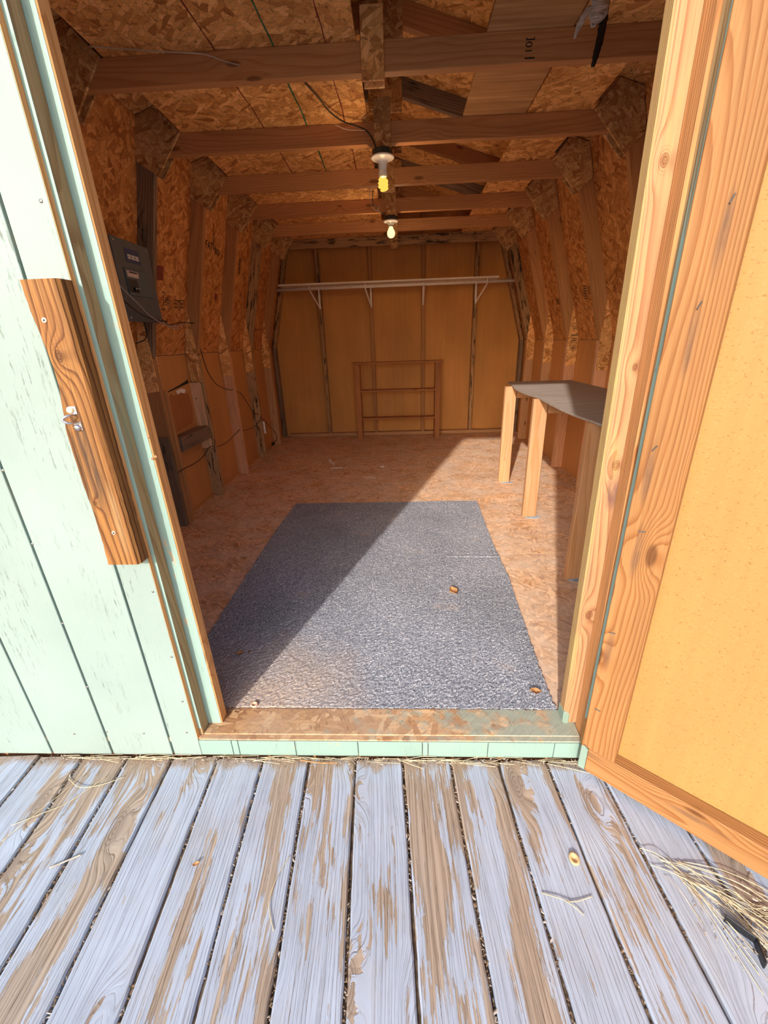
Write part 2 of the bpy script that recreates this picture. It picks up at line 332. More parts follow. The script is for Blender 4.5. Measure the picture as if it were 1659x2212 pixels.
# ---------------------------------------------------------------- mesh helpers
def link(o, parent=None):
    C.objects.link(o)
    if parent is not None: o.parent = parent
    return o
def tag(o, label=None, cat=None, group=None, kind=None):
    if label: o['label'] = label
    if cat: o['category'] = cat
    if group: o['group'] = group
    if kind: o['kind'] = kind
    return o
def empty(name, loc=(0, 0, 0), label=None, cat=None, group=None, kind=None, parent=None):
    o = bpy.data.objects.new(name, None); o.location = loc; o.empty_display_size = 0.05
    link(o, parent); return tag(o, label, cat, group, kind)
def mobj(name, bm, mat, parent=None, loc=None, rot=None, smooth=False):
    me = bpy.data.meshes.new(name); bm.normal_update(); bm.to_mesh(me); bm.free()
    if smooth:
        for p in me.polygons: p.use_smooth = True
    if mat: 
        for m in (mat if isinstance(mat, list) else [mat]): me.materials.append(m)
    o = bpy.data.objects.new(name, me); link(o, parent)
    if rot is not None: o.matrix_basis = rot if isinstance(rot, Matrix) else Matrix.Rotation(0, 4, 'X')
    if loc is not None: o.location = Vector(loc)
    return o
def par_fix(o, parent):
    """parents are unrotated empties: subtract their location"""
    o.parent = parent
    o.matrix_basis = Matrix.Translation(-parent.matrix_world_loc) @ o.matrix_basis
def bevbox(sx, sy, sz, bev=0.002, seg=1):
    bm = bmesh.new(); bmesh.ops.create_cube(bm, size=1.0)
    bmesh.ops.scale(bm, vec=(sx, sy, sz), verts=bm.verts)
    if bev > 0: bmesh.ops.bevel(bm, geom=list(bm.edges), offset=min(bev, 0.3*min(sx, sy, sz)), segments=seg, affect='EDGES', profile=0.5)
    return bm
def OFF(parent):
    v = Vector((0, 0, 0)); p = parent
    while p is not None: v += Vector(p.location); p = p.parent
    return v
def box(name, x0, x1, y0, y1, z0, z1, mat, parent=None, bev=0.0015, seg=1, grain='Z'):
    """axis aligned board; local Z is turned along the grain axis"""
    c = Vector(((x0+x1)/2, (y0+y1)/2, (z0+z1)/2)); d = (abs(x1-x0), abs(y1-y0), abs(z1-z0))
    if grain == 'Z': bm = bevbox(*d, bev, seg); rot = Matrix()
    elif grain == 'X': bm = bevbox(d[2], d[1], d[0], bev, seg); rot = Matrix.Rotation(pi/2, 4, 'Y')
    else: bm = bevbox(d[0], d[2], d[1], bev, seg); rot = Matrix.Rotation(-pi/2, 4, 'X')
    o = mobj(name, bm, mat, parent, rot=rot); o.location = c - OFF(parent); return o
def stick(name, p0, p1, wid, thk, mat, parent=None, up=(0, 1, 0), bev=0.0015):
    """board from p0 to p1 (centre line); thk measured along up, wid across"""
    p0, p1 = Vector(p0), Vector(p1); d = p1-p0; z = d.normalized(); y = Vector(up); y = (y - z*y.dot(z)).normalized(); x = y.cross(z)
    bm = bevbox(wid, thk, d.length, bev)
    rot = Matrix(((x.x, y.x, z.x, 0), (x.y, y.y, z.y, 0), (x.z, y.z, z.z, 0), (0, 0, 0, 1)))
    o = mobj(name, bm, mat, parent, rot=rot); o.location = (p0+p1)/2 - OFF(parent); return o
def prism(name, pts, y0, y1, mat, parent=None, axis='Y', bev=0.0):
    """polygon in XZ extruded along Y, or in YZ along X, or in XY along Z"""
    bm = bmesh.new(); n = len(pts)
    cx = sum(p[0] for p in pts)/n; cz = sum(p[1] for p in pts)/n; cy = (y0+y1)/2
    def mk(a, b, t):
        a -= cx; b -= cz; t -= cy
        return {'Y': (a, t, b), 'X': (t, a, b), 'Z': (a, b, t)}[axis]
    v0 = [bm.verts.new(mk(a, b, y0)) for a, b in pts]; v1 = [bm.verts.new(mk(a, b, y1)) for a, b in pts]
    bm.faces.new(v0); bm.faces.new(list(reversed(v1)))
    for i in range(n): bm.faces.new((v0[i], v1[i], v1[(i+1) % n], v0[(i+1) % n]))
    bmesh.ops.recalc_face_normals(bm, faces=bm.faces)
    if bev > 0: bmesh.ops.bevel(bm, geom=list(bm.edges), offset=bev, segments=1, affect='EDGES')
    o = mobj(name, bm, mat, parent)
    o.location = Vector({'Y': (cx, cy, cz), 'X': (cy, cx, cz), 'Z': (cx, cz, cy)}[axis]) - OFF(parent)
    return o
def smoothpts(pts, n=6):
    P = [Vector(p) for p in pts]; out = []
    for i in range(len(P)-1):
        a = P[max(i-1, 0)]; b = P[i]; c = P[i+1]; d = P[min(i+2, len(P)-1)]
        for k in range(n):
            t = k/n
            out.append(0.5*((2*b)+(c-a)*t+(2*a-5*b+4*c-d)*t*t+(3*b-3*c+d-a)*t**3))
    out.append(P[-1]); return out
def add_tube(bm, pts, r, seg=8, smooth=True, n=6):
    P = smoothpts(pts, n) if smooth else [Vector(p) for p in pts]
    rings = []; up = Vector((0.13, 0.21, 0.97))
    for i, p in enumerate(P):
        d = (P[min(i+1, len(P)-1)]-P[max(i-1, 0)]).normalized()
        x = d.cross(up); 
        if x.length < 1e-3: x = d.cross(Vector((1, 0, 0)))
        x.normalize(); y = x.cross(d); up = y
        rr = r(i/(len(P)-1)) if callable(r) else r
        rings.append([bm.verts.new(p + (x*cos(a)+y*sin(a))*rr) for a in [2*pi*k/seg for k in range(seg)]])
    for a, b in zip(rings[:-1], rings[1:]):
        for k in range(seg): bm.faces.new((a[k], a[(k+1) % seg], b[(k+1) % seg], b[k]))
    bm.faces.new(list(reversed(rings[0]))); bm.faces.new(rings[-1])
def tube(name, pts, r, mat, parent=None, seg=8, smooth=True, n=6):
    bm = bmesh.new(); off = OFF(parent)
    c = sum((Vector(p) for p in pts), Vector())/len(pts)
    add_tube(bm, [Vector(p)-c for p in pts], r, seg, smooth, n)
    bmesh.ops.recalc_face_normals(bm, faces=bm.faces)
    o = mobj(name, bm, mat, parent, smooth=True); o.location = c-off; return o
def add_lathe(bm, prof, seg=24, cx=0, cy=0):
    rings = [[bm.verts.new((cx+r*cos(2*pi*k/seg), cy+r*sin(2*pi*k/seg), z)) for k in range(seg)] for r, z in prof]
    for a, b in zip(rings[:-1], rings[1:]):
        for k in range(seg): bm.faces.new((a[k], a[(k+1) % seg], b[(k+1) % seg], b[k]))
    if prof[0][0] > 1e-5: bm.faces.new(rings[0])
    if prof[-1][0] > 1e-5: bm.faces.new(rings[-1])
def lathe(name, prof, mat, loc, parent=None, seg=24, rot=None, smooth=True):
    bm = bmesh.new(); add_lathe(bm, prof, seg)
    bmesh.ops.remove_doubles(bm, verts=bm.verts, dist=1e-6)
    bmesh.ops.recalc_face_normals(bm, faces=bm.faces)
    o = mobj(name, bm, mat, parent, rot=rot, smooth=smooth); o.location = Vector(loc)-OFF(parent); return o
def text(name, s, size, mat, loc, rot, parent=None, thick=0.0004):
    cu = bpy.data.curves.new(name, 'FONT'); cu.body = s; cu.size = size; cu.extrude = thick; cu.align_x = 'CENTER'; cu.align_y = 'CENTER'
    tmp = bpy.data.objects.new(name+'_t', cu); C.objects.link(tmp)
    bpy.context.view_layer.update()
    me = bpy.data.meshes.new_from_object(tmp.evaluated_get(bpy.context.evaluated_depsgraph_get()))
    bpy.data.objects.remove(tmp); me.materials.clear(); me.materials.append(mat)
    o = bpy.data.objects.new(name, me); link(o, parent)
    o.matrix_basis = rot if isinstance(rot, Matrix) else rot.to_matrix().to_4x4()
    o.location = Vector(loc)-OFF(parent); return o
def grid_sheet(name, fn, nu, nv, thick, mat, parent=None, loc=(0, 0, 0)):
    """closed sheet: fn(i/nu, j/nv) -> point on top; thickness downwards (z)"""
    bm = bmesh.new(); top = []; bot = []
    for i in range(nu+1):
        tr = []; br = []
        for j in range(nv+1):
            p = Vector(fn(i/nu, j/nv)); tr.append(bm.verts.new(p)); br.append(bm.verts.new((p.x, p.y, p.z-thick)))
        top.append(tr); bot.append(br)
    for i in range(nu):
        for j in range(nv):
            bm.faces.new((top[i][j], top[i+1][j], top[i+1][j+1], top[i][j+1]))
            bm.faces.new((bot[i][j], bot[i][j+1], bot[i+1][j+1], bot[i+1][j]))
    for i in range(nu):
        bm.faces.new((top[i][0], bot[i][0], bot[i+1][0], top[i+1][0])); bm.faces.new((top[i][nv], top[i+1][nv], bot[i+1][nv], bot[i][nv]))
    for j in range(nv):
        bm.faces.new((top[0][j], top[0][j+1], bot[0][j+1], bot[0][j])); bm.faces.new((top[nu][j], bot[nu][j], bot[nu][j+1], top[nu][j+1]))
    bmesh.ops.recalc_face_normals(bm, faces=bm.faces)
    o = mobj(name, bm, mat, parent); o.location = Vector(loc)-OFF(parent); return o

# ---------------------------------------------------------------- materials
M_FIR = wood('fir_framing', (0.54, 0.265, 0.115, 1), (0.46, 0.205, 0.082, 1), freq=24, knots=0.5, fibre=0.15)
M_FIRL = wood('fir_stud_light', (0.60, 0.34, 0.18, 1), (0.50, 0.26, 0.13, 1), freq=26, knots=0.5)
M_PINK = wood('pink_stud', (0.78, 0.42, 0.245, 1), (0.68, 0.34, 0.185, 1), freq=22, knots=0.6)
M_PALE = wood('pale_board', (0.88, 0.53, 0.32, 1), (0.80, 0.46, 0.27, 1), freq=20, knots=0.2)
M_MOLD = wood('mouldy_stud', (0.52, 0.31, 0.16, 1), (0.36, 0.19, 0.09, 1), freq=30, knots=0.4, mold=0.55)
M_GREYW = wood('grey_weathered_stud', (0.30, 0.20, 0.14, 1), (0.17, 0.11, 0.075, 1), freq=30, knots=0.4, dirt=(0.10, 0.075, 0.06, 1), dirtamt=0.35, mold=0.25)
M_NEW = wood('new_pine', (0.54, 0.285, 0.145, 1), (0.48, 0.235, 0.10, 1), freq=22, knots=0.5, fibre=0.14)
M_SHELFW = wood('stained_shelf', (0.46, 0.19, 0.075, 1), (0.34, 0.125, 0.045, 1), freq=30, knots=0.3)
M_POST = wood('door_stop_pine', (0.455, 0.25, 0.125, 1), (0.29, 0.13, 0.06, 1), freq=58, contrast=(0.15, 0.95), knots=0.0, kn_at=((-0.015, -0.165, 0.014), (-0.020, -0.60, 0.016), (-0.02, 0.43, 0.012), (-0.01, 0.06, 0.009)), stains=((-0.012, -0.235, 0.02, 0.05, (0.10, 0.05, 0.055, 1), 0.85), (-0.05, 0.0, 0.012, 1.2, (0.42, 0.33, 0.12, 1), 0.7)), fibre=0.2, dirt=(0.40, 0.30, 0.10, 1), dirtamt=0.12, warp=1.6)
M_DOORW = wood('door_frame_fir', (0.315, 0.150, 0.054, 1), (0.225, 0.085, 0.023, 1), freq=44, knots=0.8, stains=tuple((a_, b_-0.055, 0.010, 0.075, (0.075, 0.045, 0.035, 1), 0.6) for a_, b_ in ((0.012, 0.375), (0.0, 0.215), (-0.022, -0.055), (-0.012, -0.245), (-0.027, -0.535))), fibre=0.2, bump=0.35, warp=2.4, contrast=(0.1, 0.95))
M_GRAB = wood('weathered_grab_board', (0.245, 0.108, 0.031, 1), (0.105, 0.036, 0.009, 1), freq=30, knots=0.0, kn_at=((-0.002, 0.175, 0.013), (-0.022, -0.150, 0.006)), stains=((-0.003, -0.055, 0.022, 0.13, (0.045, 0.03, 0.022, 1), 0.85), (-0.030, 0.03, 0.007, 0.24, (0.035, 0.018, 0.008, 1), 0.8), (0.0, 0.23, 0.03, 0.05, (0.16, 0.055, 0.015, 1), 0.5), (0.02, -0.20, 0.012, 0.10, (0.36, 0.24, 0.12, 1), 0.5)), fibre=0.45, dirt=(0.10, 0.055, 0.03, 1), dirtamt=0.12, bump=0.8, warp=2.5)
M_JAMB = wood('stained_jamb', (0.44, 0.30, 0.15, 1), (0.33, 0.20, 0.09, 1), freq=26, knots=0.4, dirt=(0.26, 0.30, 0.20, 1), dirtamt=0.25)
M_JAMBO = wood('orange_jamb', (0.74, 0.38, 0.15, 1), (0.60, 0.27, 0.09, 1), freq=26, knots=0.7, fibre=0.15)
M_JAMBR = wood('brown_jamb_edge', (0.52, 0.25, 0.10, 1), (0.36, 0.145, 0.05, 1), freq=40, knots=0.3, fibre=0.3)
M_OSB_FLOOR = osb('osb_floor', 'XY', (1.2, 1.12, 1.22), 1.08, dirt=0.80, dustc=(0.78, 0.64, 0.53, 1), fs=1.5)
M_OSB_SILL = osb('osb_sill', 'XY', (0.95, 0.92, 0.95), 0.9, dirt=0.85, dustc=(0.42, 0.32, 0.24, 1), ang0=0.6, paint=(0.30, 0.36, 0.30, 1))
M_OSB_WALL = osb('osb_wall', 'YZ', (1.12, 0.80, 0.55), 0.95, ang0=1.3)
M_OSB_CEIL = osb('osb_ceiling', 'XY', (1.25, 1.10, 0.85), 1.1, ang0=0.0)
M_OSB_GUS = osb('osb_gusset', 'XZ', (1.05, 1.0, 0.9), 0.98, ang0=1.1, fs=1.3)
M_OSB_GUSL = osb('osb_gusset_pale', 'XZ', (1.35, 1.2, 1.0), 1.1, ang0=1.3)
M_PLY = osb('aged_ply', 'XY', (0.92, 0.78, 0.62), 0.9)
_t = NT('plywood_sheet', 0.7, 0.2); _p = _t.coords(); _n = _t.noise(_t.vm('MULTIPLY', _p, (2.2, 46, 1)), 1.0, 5, 0.6); _n2 = _t.noise(_t.vm('MULTIPLY', _p, (3, 9, 1)), 1.0, 4)
_t.col(_t.scal(_t.mix(_t.mr(_n, 0.35, 0.65), (0.62, 0.36, 0.17, 1), (0.44, 0.23, 0.10, 1)), _t.mr(_n2, 0.3, 0.7, 0.8, 1.1))); _t.bump(_n, 0.2, 0.001); M_PLYWOOD = _t.m
_t = NT('grey_bench_ply', 0.75, 0.2); _p = _t.coords(); _x, _y, _z = _t.sep(_p)
_n = _t.noise(_t.comb(_t.ma('MULTIPLY', _x, 4.0), _t.ma('MULTIPLY', _y, 34.0), 0.0), 1.0, 5, 0.6)
_ck = _t.mr(_t.ma('ABSOLUTE', _t.ma('SUBTRACT', _n, 0.5)), 0.0, 0.012, 0.75, 0.0)
_c = _t.scal((0.40, 0.34, 0.30, 1), _t.mr(_n, 0.3, 0.7, 0.82, 1.15))
_t.col(_t.mix(_t.ma('MULTIPLY', _ck, _t.mr(_t.noise(_p, 7.0, 3), 0.5, 0.62, 0.0, 1.0)), _c, (0.10, 0.07, 0.055, 1))); _t.bump(_n, 0.2, 0.001); M_BENCH = _t.m
M_HB_BACK = hardboard('hardboard_back', (0.64, 0.30, 0.09, 1), 'XZ', 0.25)
M_HB_SIDE = hardboard('hardboard_side', (0.60, 0.275, 0.095, 1), 'YZ', 0.2)
M_HB_DOOR = hardboard('hardboard_door', (0.345, 0.187, 0.058, 1), 'XZ', 0.8, 2.3, 0.05)
M_TEAL = teal_paint('teal_siding')
M_TEAL_S = teal_paint('teal_trim', (0.25, 0.365, 0.325, 1), crack=0.4, wear=0.10)
M_TEAL_K = teal_paint('teal_kick', (0.22, 0.325, 0.285, 1), crack=0.3, wear=0.06)
M_TEAL_D = teal_paint('teal_worn', (0.21, 0.29, 0.24, 1), crack=0.6, wear=0.3)
M_DECK = deck_mat(); M_CARPET = carpet_mat()
M_WHITE = plain('white_paint', (0.95, 0.90, 0.87, 1), 0.5, var=0.08)
M_PORC = plain('white_porcelain', (0.93, 0.92, 0.91, 1), 0.25, var=0.03)
M_BLACK = plain('black_plastic', (0.012, 0.013, 0.016, 1), 0.35)
M_CABLE_B = plain('black_cable', (0.03, 0.025, 0.02, 1), 0.5)
M_CABLE_W = plain('white_cable', (0.52, 0.42, 0.34, 1), 0.5)
M_CABLE_P = plain('grey_cable', (0.36, 0.30, 0.32, 1), 0.4)
M_GREYBOX = plain('grey_steel_paint', (0.10, 0.105, 0.115, 1), 0.5, var=0.06)
M_GREYBOX2 = plain('blue_grey_steel', (0.085, 0.115, 0.13, 1), 0.5, var=0.06)
M_JBOX = plain('dark_junction_box', (0.045, 0.05, 0.05, 1), 0.5)
M_BLUE = plain('blue_label', (0.030, 0.045, 0.13, 1), 0.5, var=0.05)
M_LABEL = plain('label_white', (0.62, 0.58, 0.56, 1), 0.5, var=0.05)
M_LABELP = plain('label_pink', (0.66, 0.52, 0.50, 1), 0.5, var=0.05)
M_INK = plain('black_ink', (0.025, 0.018, 0.014, 1), 0.8)
M_RED = plain('red_ink', (0.35, 0.04, 0.03, 1), 0.8)
M_REDW = plain('red_stain', (0.22, 0.045, 0.03, 1), 0.8)
M_GREEN = plain('green_chalk', (0.05, 0.14, 0.07, 1), 0.9, var=0.4)
M_STEEL = plain('zinc_steel', (0.62, 0.62, 0.66, 1), 0.28, metal=1.0)
M_NAIL = plain('galvanised_nail', (0.36, 0.33, 0.30, 1), 0.35, metal=0.9)
M_STAPLE = plain('rusty_staple', (0.13, 0.12, 0.12, 1), 0.4, metal=0.6)
M_SCREW = plain('brass_screw', (0.66, 0.52, 0.40, 1), 0.35, metal=0.7)
M_RIVET = plain('plain_rivet', (0.85, 0.64, 0.44, 1), 0.4)
M_TAPE = plain('grey_tape', (0.30, 0.36, 0.42, 1), 0.35, var=0.3, nscale=60)
M_STRAW = plain('dry_straw', (0.60, 0.48, 0.30, 1), 0.6, var=0.25, nscale=40)
M_CHIP = plain('paint_chip', (0.46, 0.39, 0.33, 1), 0.7, var=0.3)
M_LEAF = plain('dry_leaf', (0.72, 0.40, 0.17, 1), 0.7, var=0.3, nscale=90)
M_LEAFD = plain('brown_leaf', (0.33, 0.17, 0.075, 1), 0.7, var=0.3, nscale=90)
M_DIRT = plain('brown_dirt', (0.17, 0.11, 0.065, 1), 0.95, var=0.5, nscale=60)
M_GROUND = plain('bare_ground', (0.30, 0.235, 0.17, 1), 0.95, var=0.3, nscale=6)
M_DARK = plain('dark_gap', (0.03, 0.02, 0.015, 1), 0.95)
M_SHINGLE = plain('roof_shingle', (0.14, 0.13, 0.125, 1), 0.9, var=0.3, nscale=12)
M_PLASTIC = plain('torn_white_plastic', (0.66, 0.60, 0.56, 1), 0.35, var=0.15)

def T(k): return 0.6096*(k+1)-0.121
XL, XR, ZK = -1.448, 1.630, 1.108
KL, KR, ZR = -1.165, 1.303, 2.234
XC, ZT = 0.069, 2.62
YB = 4.655                       # inner face of the back siding
DZ = -0.075                      # deck surface

# ================================================================ the setting
fl = empty('floor', (0.09, 2.3, 0), kind='structure')
prism('floor_sheet', [(XL-0.02, 0.006), (XR+0.02, 0.006), (XR+0.02, 1.2195), (XL-0.02, 1.2195)], -0.018, 0.0, M_OSB_FLOOR, fl, 'Z')
prism('floor_sheet', [(XL-0.02, 1.2215), (XR+0.02, 1.2215), (XR+0.02, 3.6595), (XL-0.02, 3.6595)], -0.018, 0.0, M_OSB_FLOOR, fl, 'Z')
prism('floor_sheet', [(XL-0.02, 3.6615), (XR+0.02, 3.6615), (XR+0.02, YB+0.05), (XL-0.02, YB+0.05)], -0.018, 0.0, M_OSB_FLOOR, fl, 'Z')
box('rim_joist', XL-0.03, XR+0.03, 0.016, 0.054, -0.16, -0.019, M_FIR, fl, grain='X')

# front wall: painted siding boards with grooves between them
wf = empty('wall_front', (-1.0, 0.0, 0), kind='structure')
xs = [-0.530, -0.6235, -0.8275, -1.0315, -1.2355, -1.4395, -1.50]
for a, b in zip(xs[:-1], xs[1:]):
    g = 0.0035
    x1 = a-(g if a != xs[0] else 0); x0 = b+(g if b != xs[-1] else 0)
    box('siding_board', x0, x1, 0.0, 0.0155, DZ+0.004, 2.10, M_TEAL, wf, bev=0.0012)
box('siding_backing', -1.50, -0.536, 0.0095, 0.0158, DZ+0.006, 2.10, M_TEAL_D, wf, bev=0)
for i in range(4):
    box('siding_board', 0.694+i*0.204, 0.894+i*0.204, 0.0, 0.0155, DZ+0.004, 2.10, M_TEAL, wf, bev=0.0012)
box('siding_board', 1.51, 1.68, 0.0, 0.0155, DZ+0.004, 2.10, M_TEAL, wf, bev=0.0012)
box('siding_backing', 0.694, 1.68, 0.0095, 0.0158, DZ+0.006, 2.10, M_TEAL_D, wf, bev=0)
prism('gable_siding', [(-1.50, 1.99), (1.68, 1.99), (1.68, 2.10), (1.36, 2.26), (XC, 2.66), (-1.22, 2.26), (-1.50, 2.10)], -0.001, 0.0155, M_TEAL, wf)
box('door_header', -0.53, 0.69, 0.016, 0.10, 1.965, 2.06, M_FIR, wf, grain='X')
# kick boards below the threshold
ks = [-0.530, -0.4245, -0.4035, -0.2205, -0.0205, 0.182, 0.1995, 0.385, 0.5875, 0.672]
for a, b in zip(ks[:-1], ks[1:]):
    box('kick_board', a+0.001, b-0.001, 0.0, 0.0155, DZ+0.006, -0.006-R.random()*0.002, M_TEAL_K, wf, bev=0.001)

# threshold: dirty painted board edge and sill
sill = empty('trim_3', (0.08, 0.06, 0), kind='structure')
box('sill_board', -0.517, 0.668, 0.018, 0.118, 0.0, 0.0045, M_OSB_SILL, sill, bev=0.001)
box('sill_lip', -0.525, 0.672, 0.001, 0.017, -0.004, 0.001, M_OSB_SILL, sill, bev=0.0008)

# door jambs
tl = empty('trim_1', (-0.5, 0.06, 0), kind='structure')
box('bare_siding_edge', -0.5302, -0.5294, 0.0004, 0.0150, -0.002, 2.0, M_JAMBO, tl, bev=0)
stick('jamb_stud', (-0.5375, 0.0365, 0.001), (-0.5395, 0.0365, 2.06), 0.038, 0.041, M_JAMB, tl, up=(0, 1, 0))
box('painted_edge', -0.5293, -0.5192, 0.0149, 0.0161, 0.03, 2.0, M_TEAL_S, tl, bev=0)
PLW = 0.089
stick('stop_post', (-0.472-PLW/2, 0.077, 0.003), (-0.497-PLW/2, 0.077, 2.04), PLW, 0.038, M_JAMBO, tl, up=(0, 1, 0), bev=0.002)
stick('painted_face', (-0.4745-0.024, 0.0573, 0.006), (-0.4993-0.024, 0.0573, 2.03), 0.047, 0.0012, M_TEAL_S, tl, up=(0, 1, 0), bev=0)
tr = empty('trim_2', (0.66, 0.06, 0), kind='structure')
stick('stop_post', (0.6315+PLW/2, 0.086, 0.003), (0.604+PLW/2, 0.086, 2.04), PLW, 0.048, M_POST, tr, up=(0, 1, 0), bev=0.009)
stick('jamb_stud', (0.6695+0.019, 0.0385, 0.001), (0.650+0.019, 0.0385, 2.06), 0.038, 0.044, M_JAMBR, tr, up=(0, 1, 0))
stick('siding_edge', (0.679+0.006, 0.008, -0.01), (0.656+0.006, 0.008, 2.06), 0.012, 0.0158, M_JAMB, tr, up=(0, 1, 0), bev=0.001)
stick('painted_foot', (0.6312+0.0095, 0.0855, 0.0035), (0.6303+0.0095, 0.0855, 0.055), 0.0215, 0.0512, M_TEAL_D, tr, up=(0, 1, 0), bev=0.009)

# side walls
def side_wall(side):
    s = -1 if side == 'left' else 1
    X = XL if s < 0 else XR; K = KL if s < 0 else KR
    wl = empty('wall_'+side, (X, 2.3, 0), kind='structure')
    prism('hardboard_siding', [(0.02, DZ), (YB+0.02, DZ), (YB+0.02, ZK-0.004), (0.02, ZK-0.004)], X, X+s*0.012, M_HB_SIDE, wl, 'X')
    for y0, y1 in ((0.0, 2.335), (2.337, YB+0.04)):
        bm = bmesh.new()
        d = Vector((K-X, 0, ZR-ZK)); n = Vector((s*(ZR-ZK), 0, -s*(K-X))).normalized()*0.011
        A = Vector((X, 0, ZK)); B = Vector((K, 0, ZR))
        vs = [bm.verts.new(Vector((p.x-X, yy-(y0+y1)/2, p.z-ZK))) for yy in (y0, y1) for p in (A, B, B+n, A+n)]
        for q in ((0, 1, 2, 3), (7, 6, 5, 4), (0, 4, 5, 1), (1, 5, 6, 2), (2, 6, 7, 3), (3, 7, 4, 0)): bm.faces.new([vs[i] for i in q])
        bmesh.ops.recalc_face_normals(bm, faces=bm.faces)
        o = mobj('osb_panel', bm, M_OSB_WALL, wl); o.location = Vector((X, (y0+y1)/2, ZK))-OFF(wl)
    return wl
wl = side_wall('left'); wr = side_wall('right')
box('bottom_plate', XL+0.001, XL+0.010, 0.12, YB, 0.0, 0.02, M_HB_SIDE, wl, grain='Y')

# roof
ce = empty('ceiling', (XC, 2.3, 2.4), kind='structure')
for K, s in ((KL, -1), (KR, 1)):
    for y0, y1 in ((-0.12, 1.13), (1.132, 3.57), (3.572, YB+0.1)):
        bm = bmesh.new(); A = Vector((K, 0, ZR)); B = Vector((XC, 0, ZT)); n = Vector((0, 0, 0.013))
        c = (A+B)/2; yc = (y0+y1)/2
        vs = [bm.verts.new((p.x-c.x, yy-yc, p.z-c.z)) for yy in (y0, y1) for p in (A, B, B+n, A+n)]
        for q in ((0, 1, 2, 3), (7, 6, 5, 4), (0, 4, 5, 1), (1, 5, 6, 2), (2, 6, 7, 3), (3, 7, 4, 0)): bm.faces.new([vs[i] for i in q])
        bmesh.ops.recalc_face_normals(bm, faces=bm.faces)
        o = mobj('roof_sheathing', bm, M_OSB_CEIL, ce); o.location = Vector((c.x, yc, c.z))-OFF(ce)
prism('shingle_roof', [(XL-0.07, ZK-0.03), (XL-0.012, ZK-0.03), (KL-0.013, ZR+0.014), (XC, ZT+0.014), (KR+0.013, ZR+0.014), (XR+0.012, ZK-0.03), (XR+0.07, ZK-0.03), (KR+0.05, ZR+0.03), (XC, ZT+0.045), (KL-0.05, ZR+0.03)], -0.10, YB+0.1, M_SHINGLE, ce)
box('ridge_board', XC-0.010, XC+0.010, 0.03, YB, 2.535, 2.612, M_FIR, ce, grain='Y')

# back wall
wbk = empty('wall_back', (0.09, YB, 0), kind='structure')
prism('hardboard_siding', [(XL-0.03, DZ), (XR+0.03, DZ), (XR+0.03, ZK), (KR, ZR), (XC, ZT), (KL, ZR), (XL-0.03, ZK)], YB, YB+0.012, M_HB_BACK, wbk)
YS = 4.566
SX = [0.1088+(i-1.5)*0.6096 for i in range(4)]
box('bottom_plate', XL+0.1, XR-0.1, YS, YB, 0.0, 0.038, M_FIRL, wbk, grain='X')
for i, x in enumerate(SX):
    box('wall_stud', x-0.019, x+0.019, YS, YB-0.001, 0.038, 2.33+(0.12 if i in (1, 2) else 0), M_MOLD if i in (0, 3) else M_FIR, wbk)
for s, X, K in ((-1, XL, KL), (1, XR, KR)):
    stick('end_stud', (X-s*0.03, 4.61, 0.0), (X-s*0.03, 4.61, ZK), 0.038, 0.089, M_GREYW, wbk, up=(0, 1, 0))
    stick('end_rafter', (X-s*0.03, 4.61, ZK), (K-s*0.03, 4.61, ZR), 0.038, 0.089, M_MOLD, wbk, up=(0, 1, 0))

# open door leaf, hinged on the right
dr = empty('door_1', (0, 0, 0), kind='structure')
A0 = Vector((0.669, -0.052, 0)); dd = Vector((0.761, -0.648, 0)).normalized(); nn = Vector((dd.y, -dd.x, 0)).normalized()   # nn towards the doorway
if nn.dot(Vector((0.13, -0.94, 0))-A0) < 0: nn = -nn
def dpt(s, o, z): return A0+dd*s+nn*o+Vector((0, 0, z))
def dboard(name, s0, s1, o0, o1, z0, z1, mat, grain='Z', bev=0.002):
    ds, do, dz = s1-s0, abs(o1-o0), z1-z0
    X = dd; Y = -nn; Z = Vector((0, 0, 1))
    if grain == 'Z': bm = bevbox(ds, do, dz, bev); cols = (X, Y, Z)
    else: bm = bevbox(dz, do, ds, bev); cols = (-Z, Y, X)
    rot = Matrix(((cols[0].x, cols[1].x, cols[2].x, 0), (cols[0].y, cols[1].y, cols[2].y, 0), (cols[0].z, cols[1].z, cols[2].z, 0), (0, 0, 0, 1)))
    o = mobj(name, bm, mat, dr, rot=rot); o.location = dpt((s0+s1)/2, (o0+o1)/2, (z0+z1)/2); return o
DB = -0.058; DW = 1.14
dboard('door_siding', -0.040, DW+0.01, -0.038, -0.050, DB-0.004, 1.94, M_HB_DOOR, bev=0.001)
dboard('painted_outer_skin', -0.0405, DW+0.0105, -0.0502, -0.054, DB-0.004, 1.94, M_TEAL, bev=0.0005)
dboard('painted_door_edge', -0.0407, -0.0275, -0.0373, -0.0379, 0.10, 1.935, M_TEAL_S, bev=0)
dboard('stile', -0.028, 0.061, 0.0, -0.0378, 0.031, 1.93, M_DOORW)
dboard('stile', DW-0.089, DW, 0.0, -0.0378, 0.031, 1.93, M_DOORW)
dboard('stile_foot', -0.028, -0.0085, 0.0003, -0.0378, DB, 0.0305, M_TEAL_D)
dboard('bottom_rail', -0.008, DW, 0.0, -0.0378, DB, 0.0305, M_DOORW, 'X')
dboard('top_rail', 0.0615, DW-0.0895, 0.0, -0.0378, 1.84, 1.93, M_DOORW, 'X')
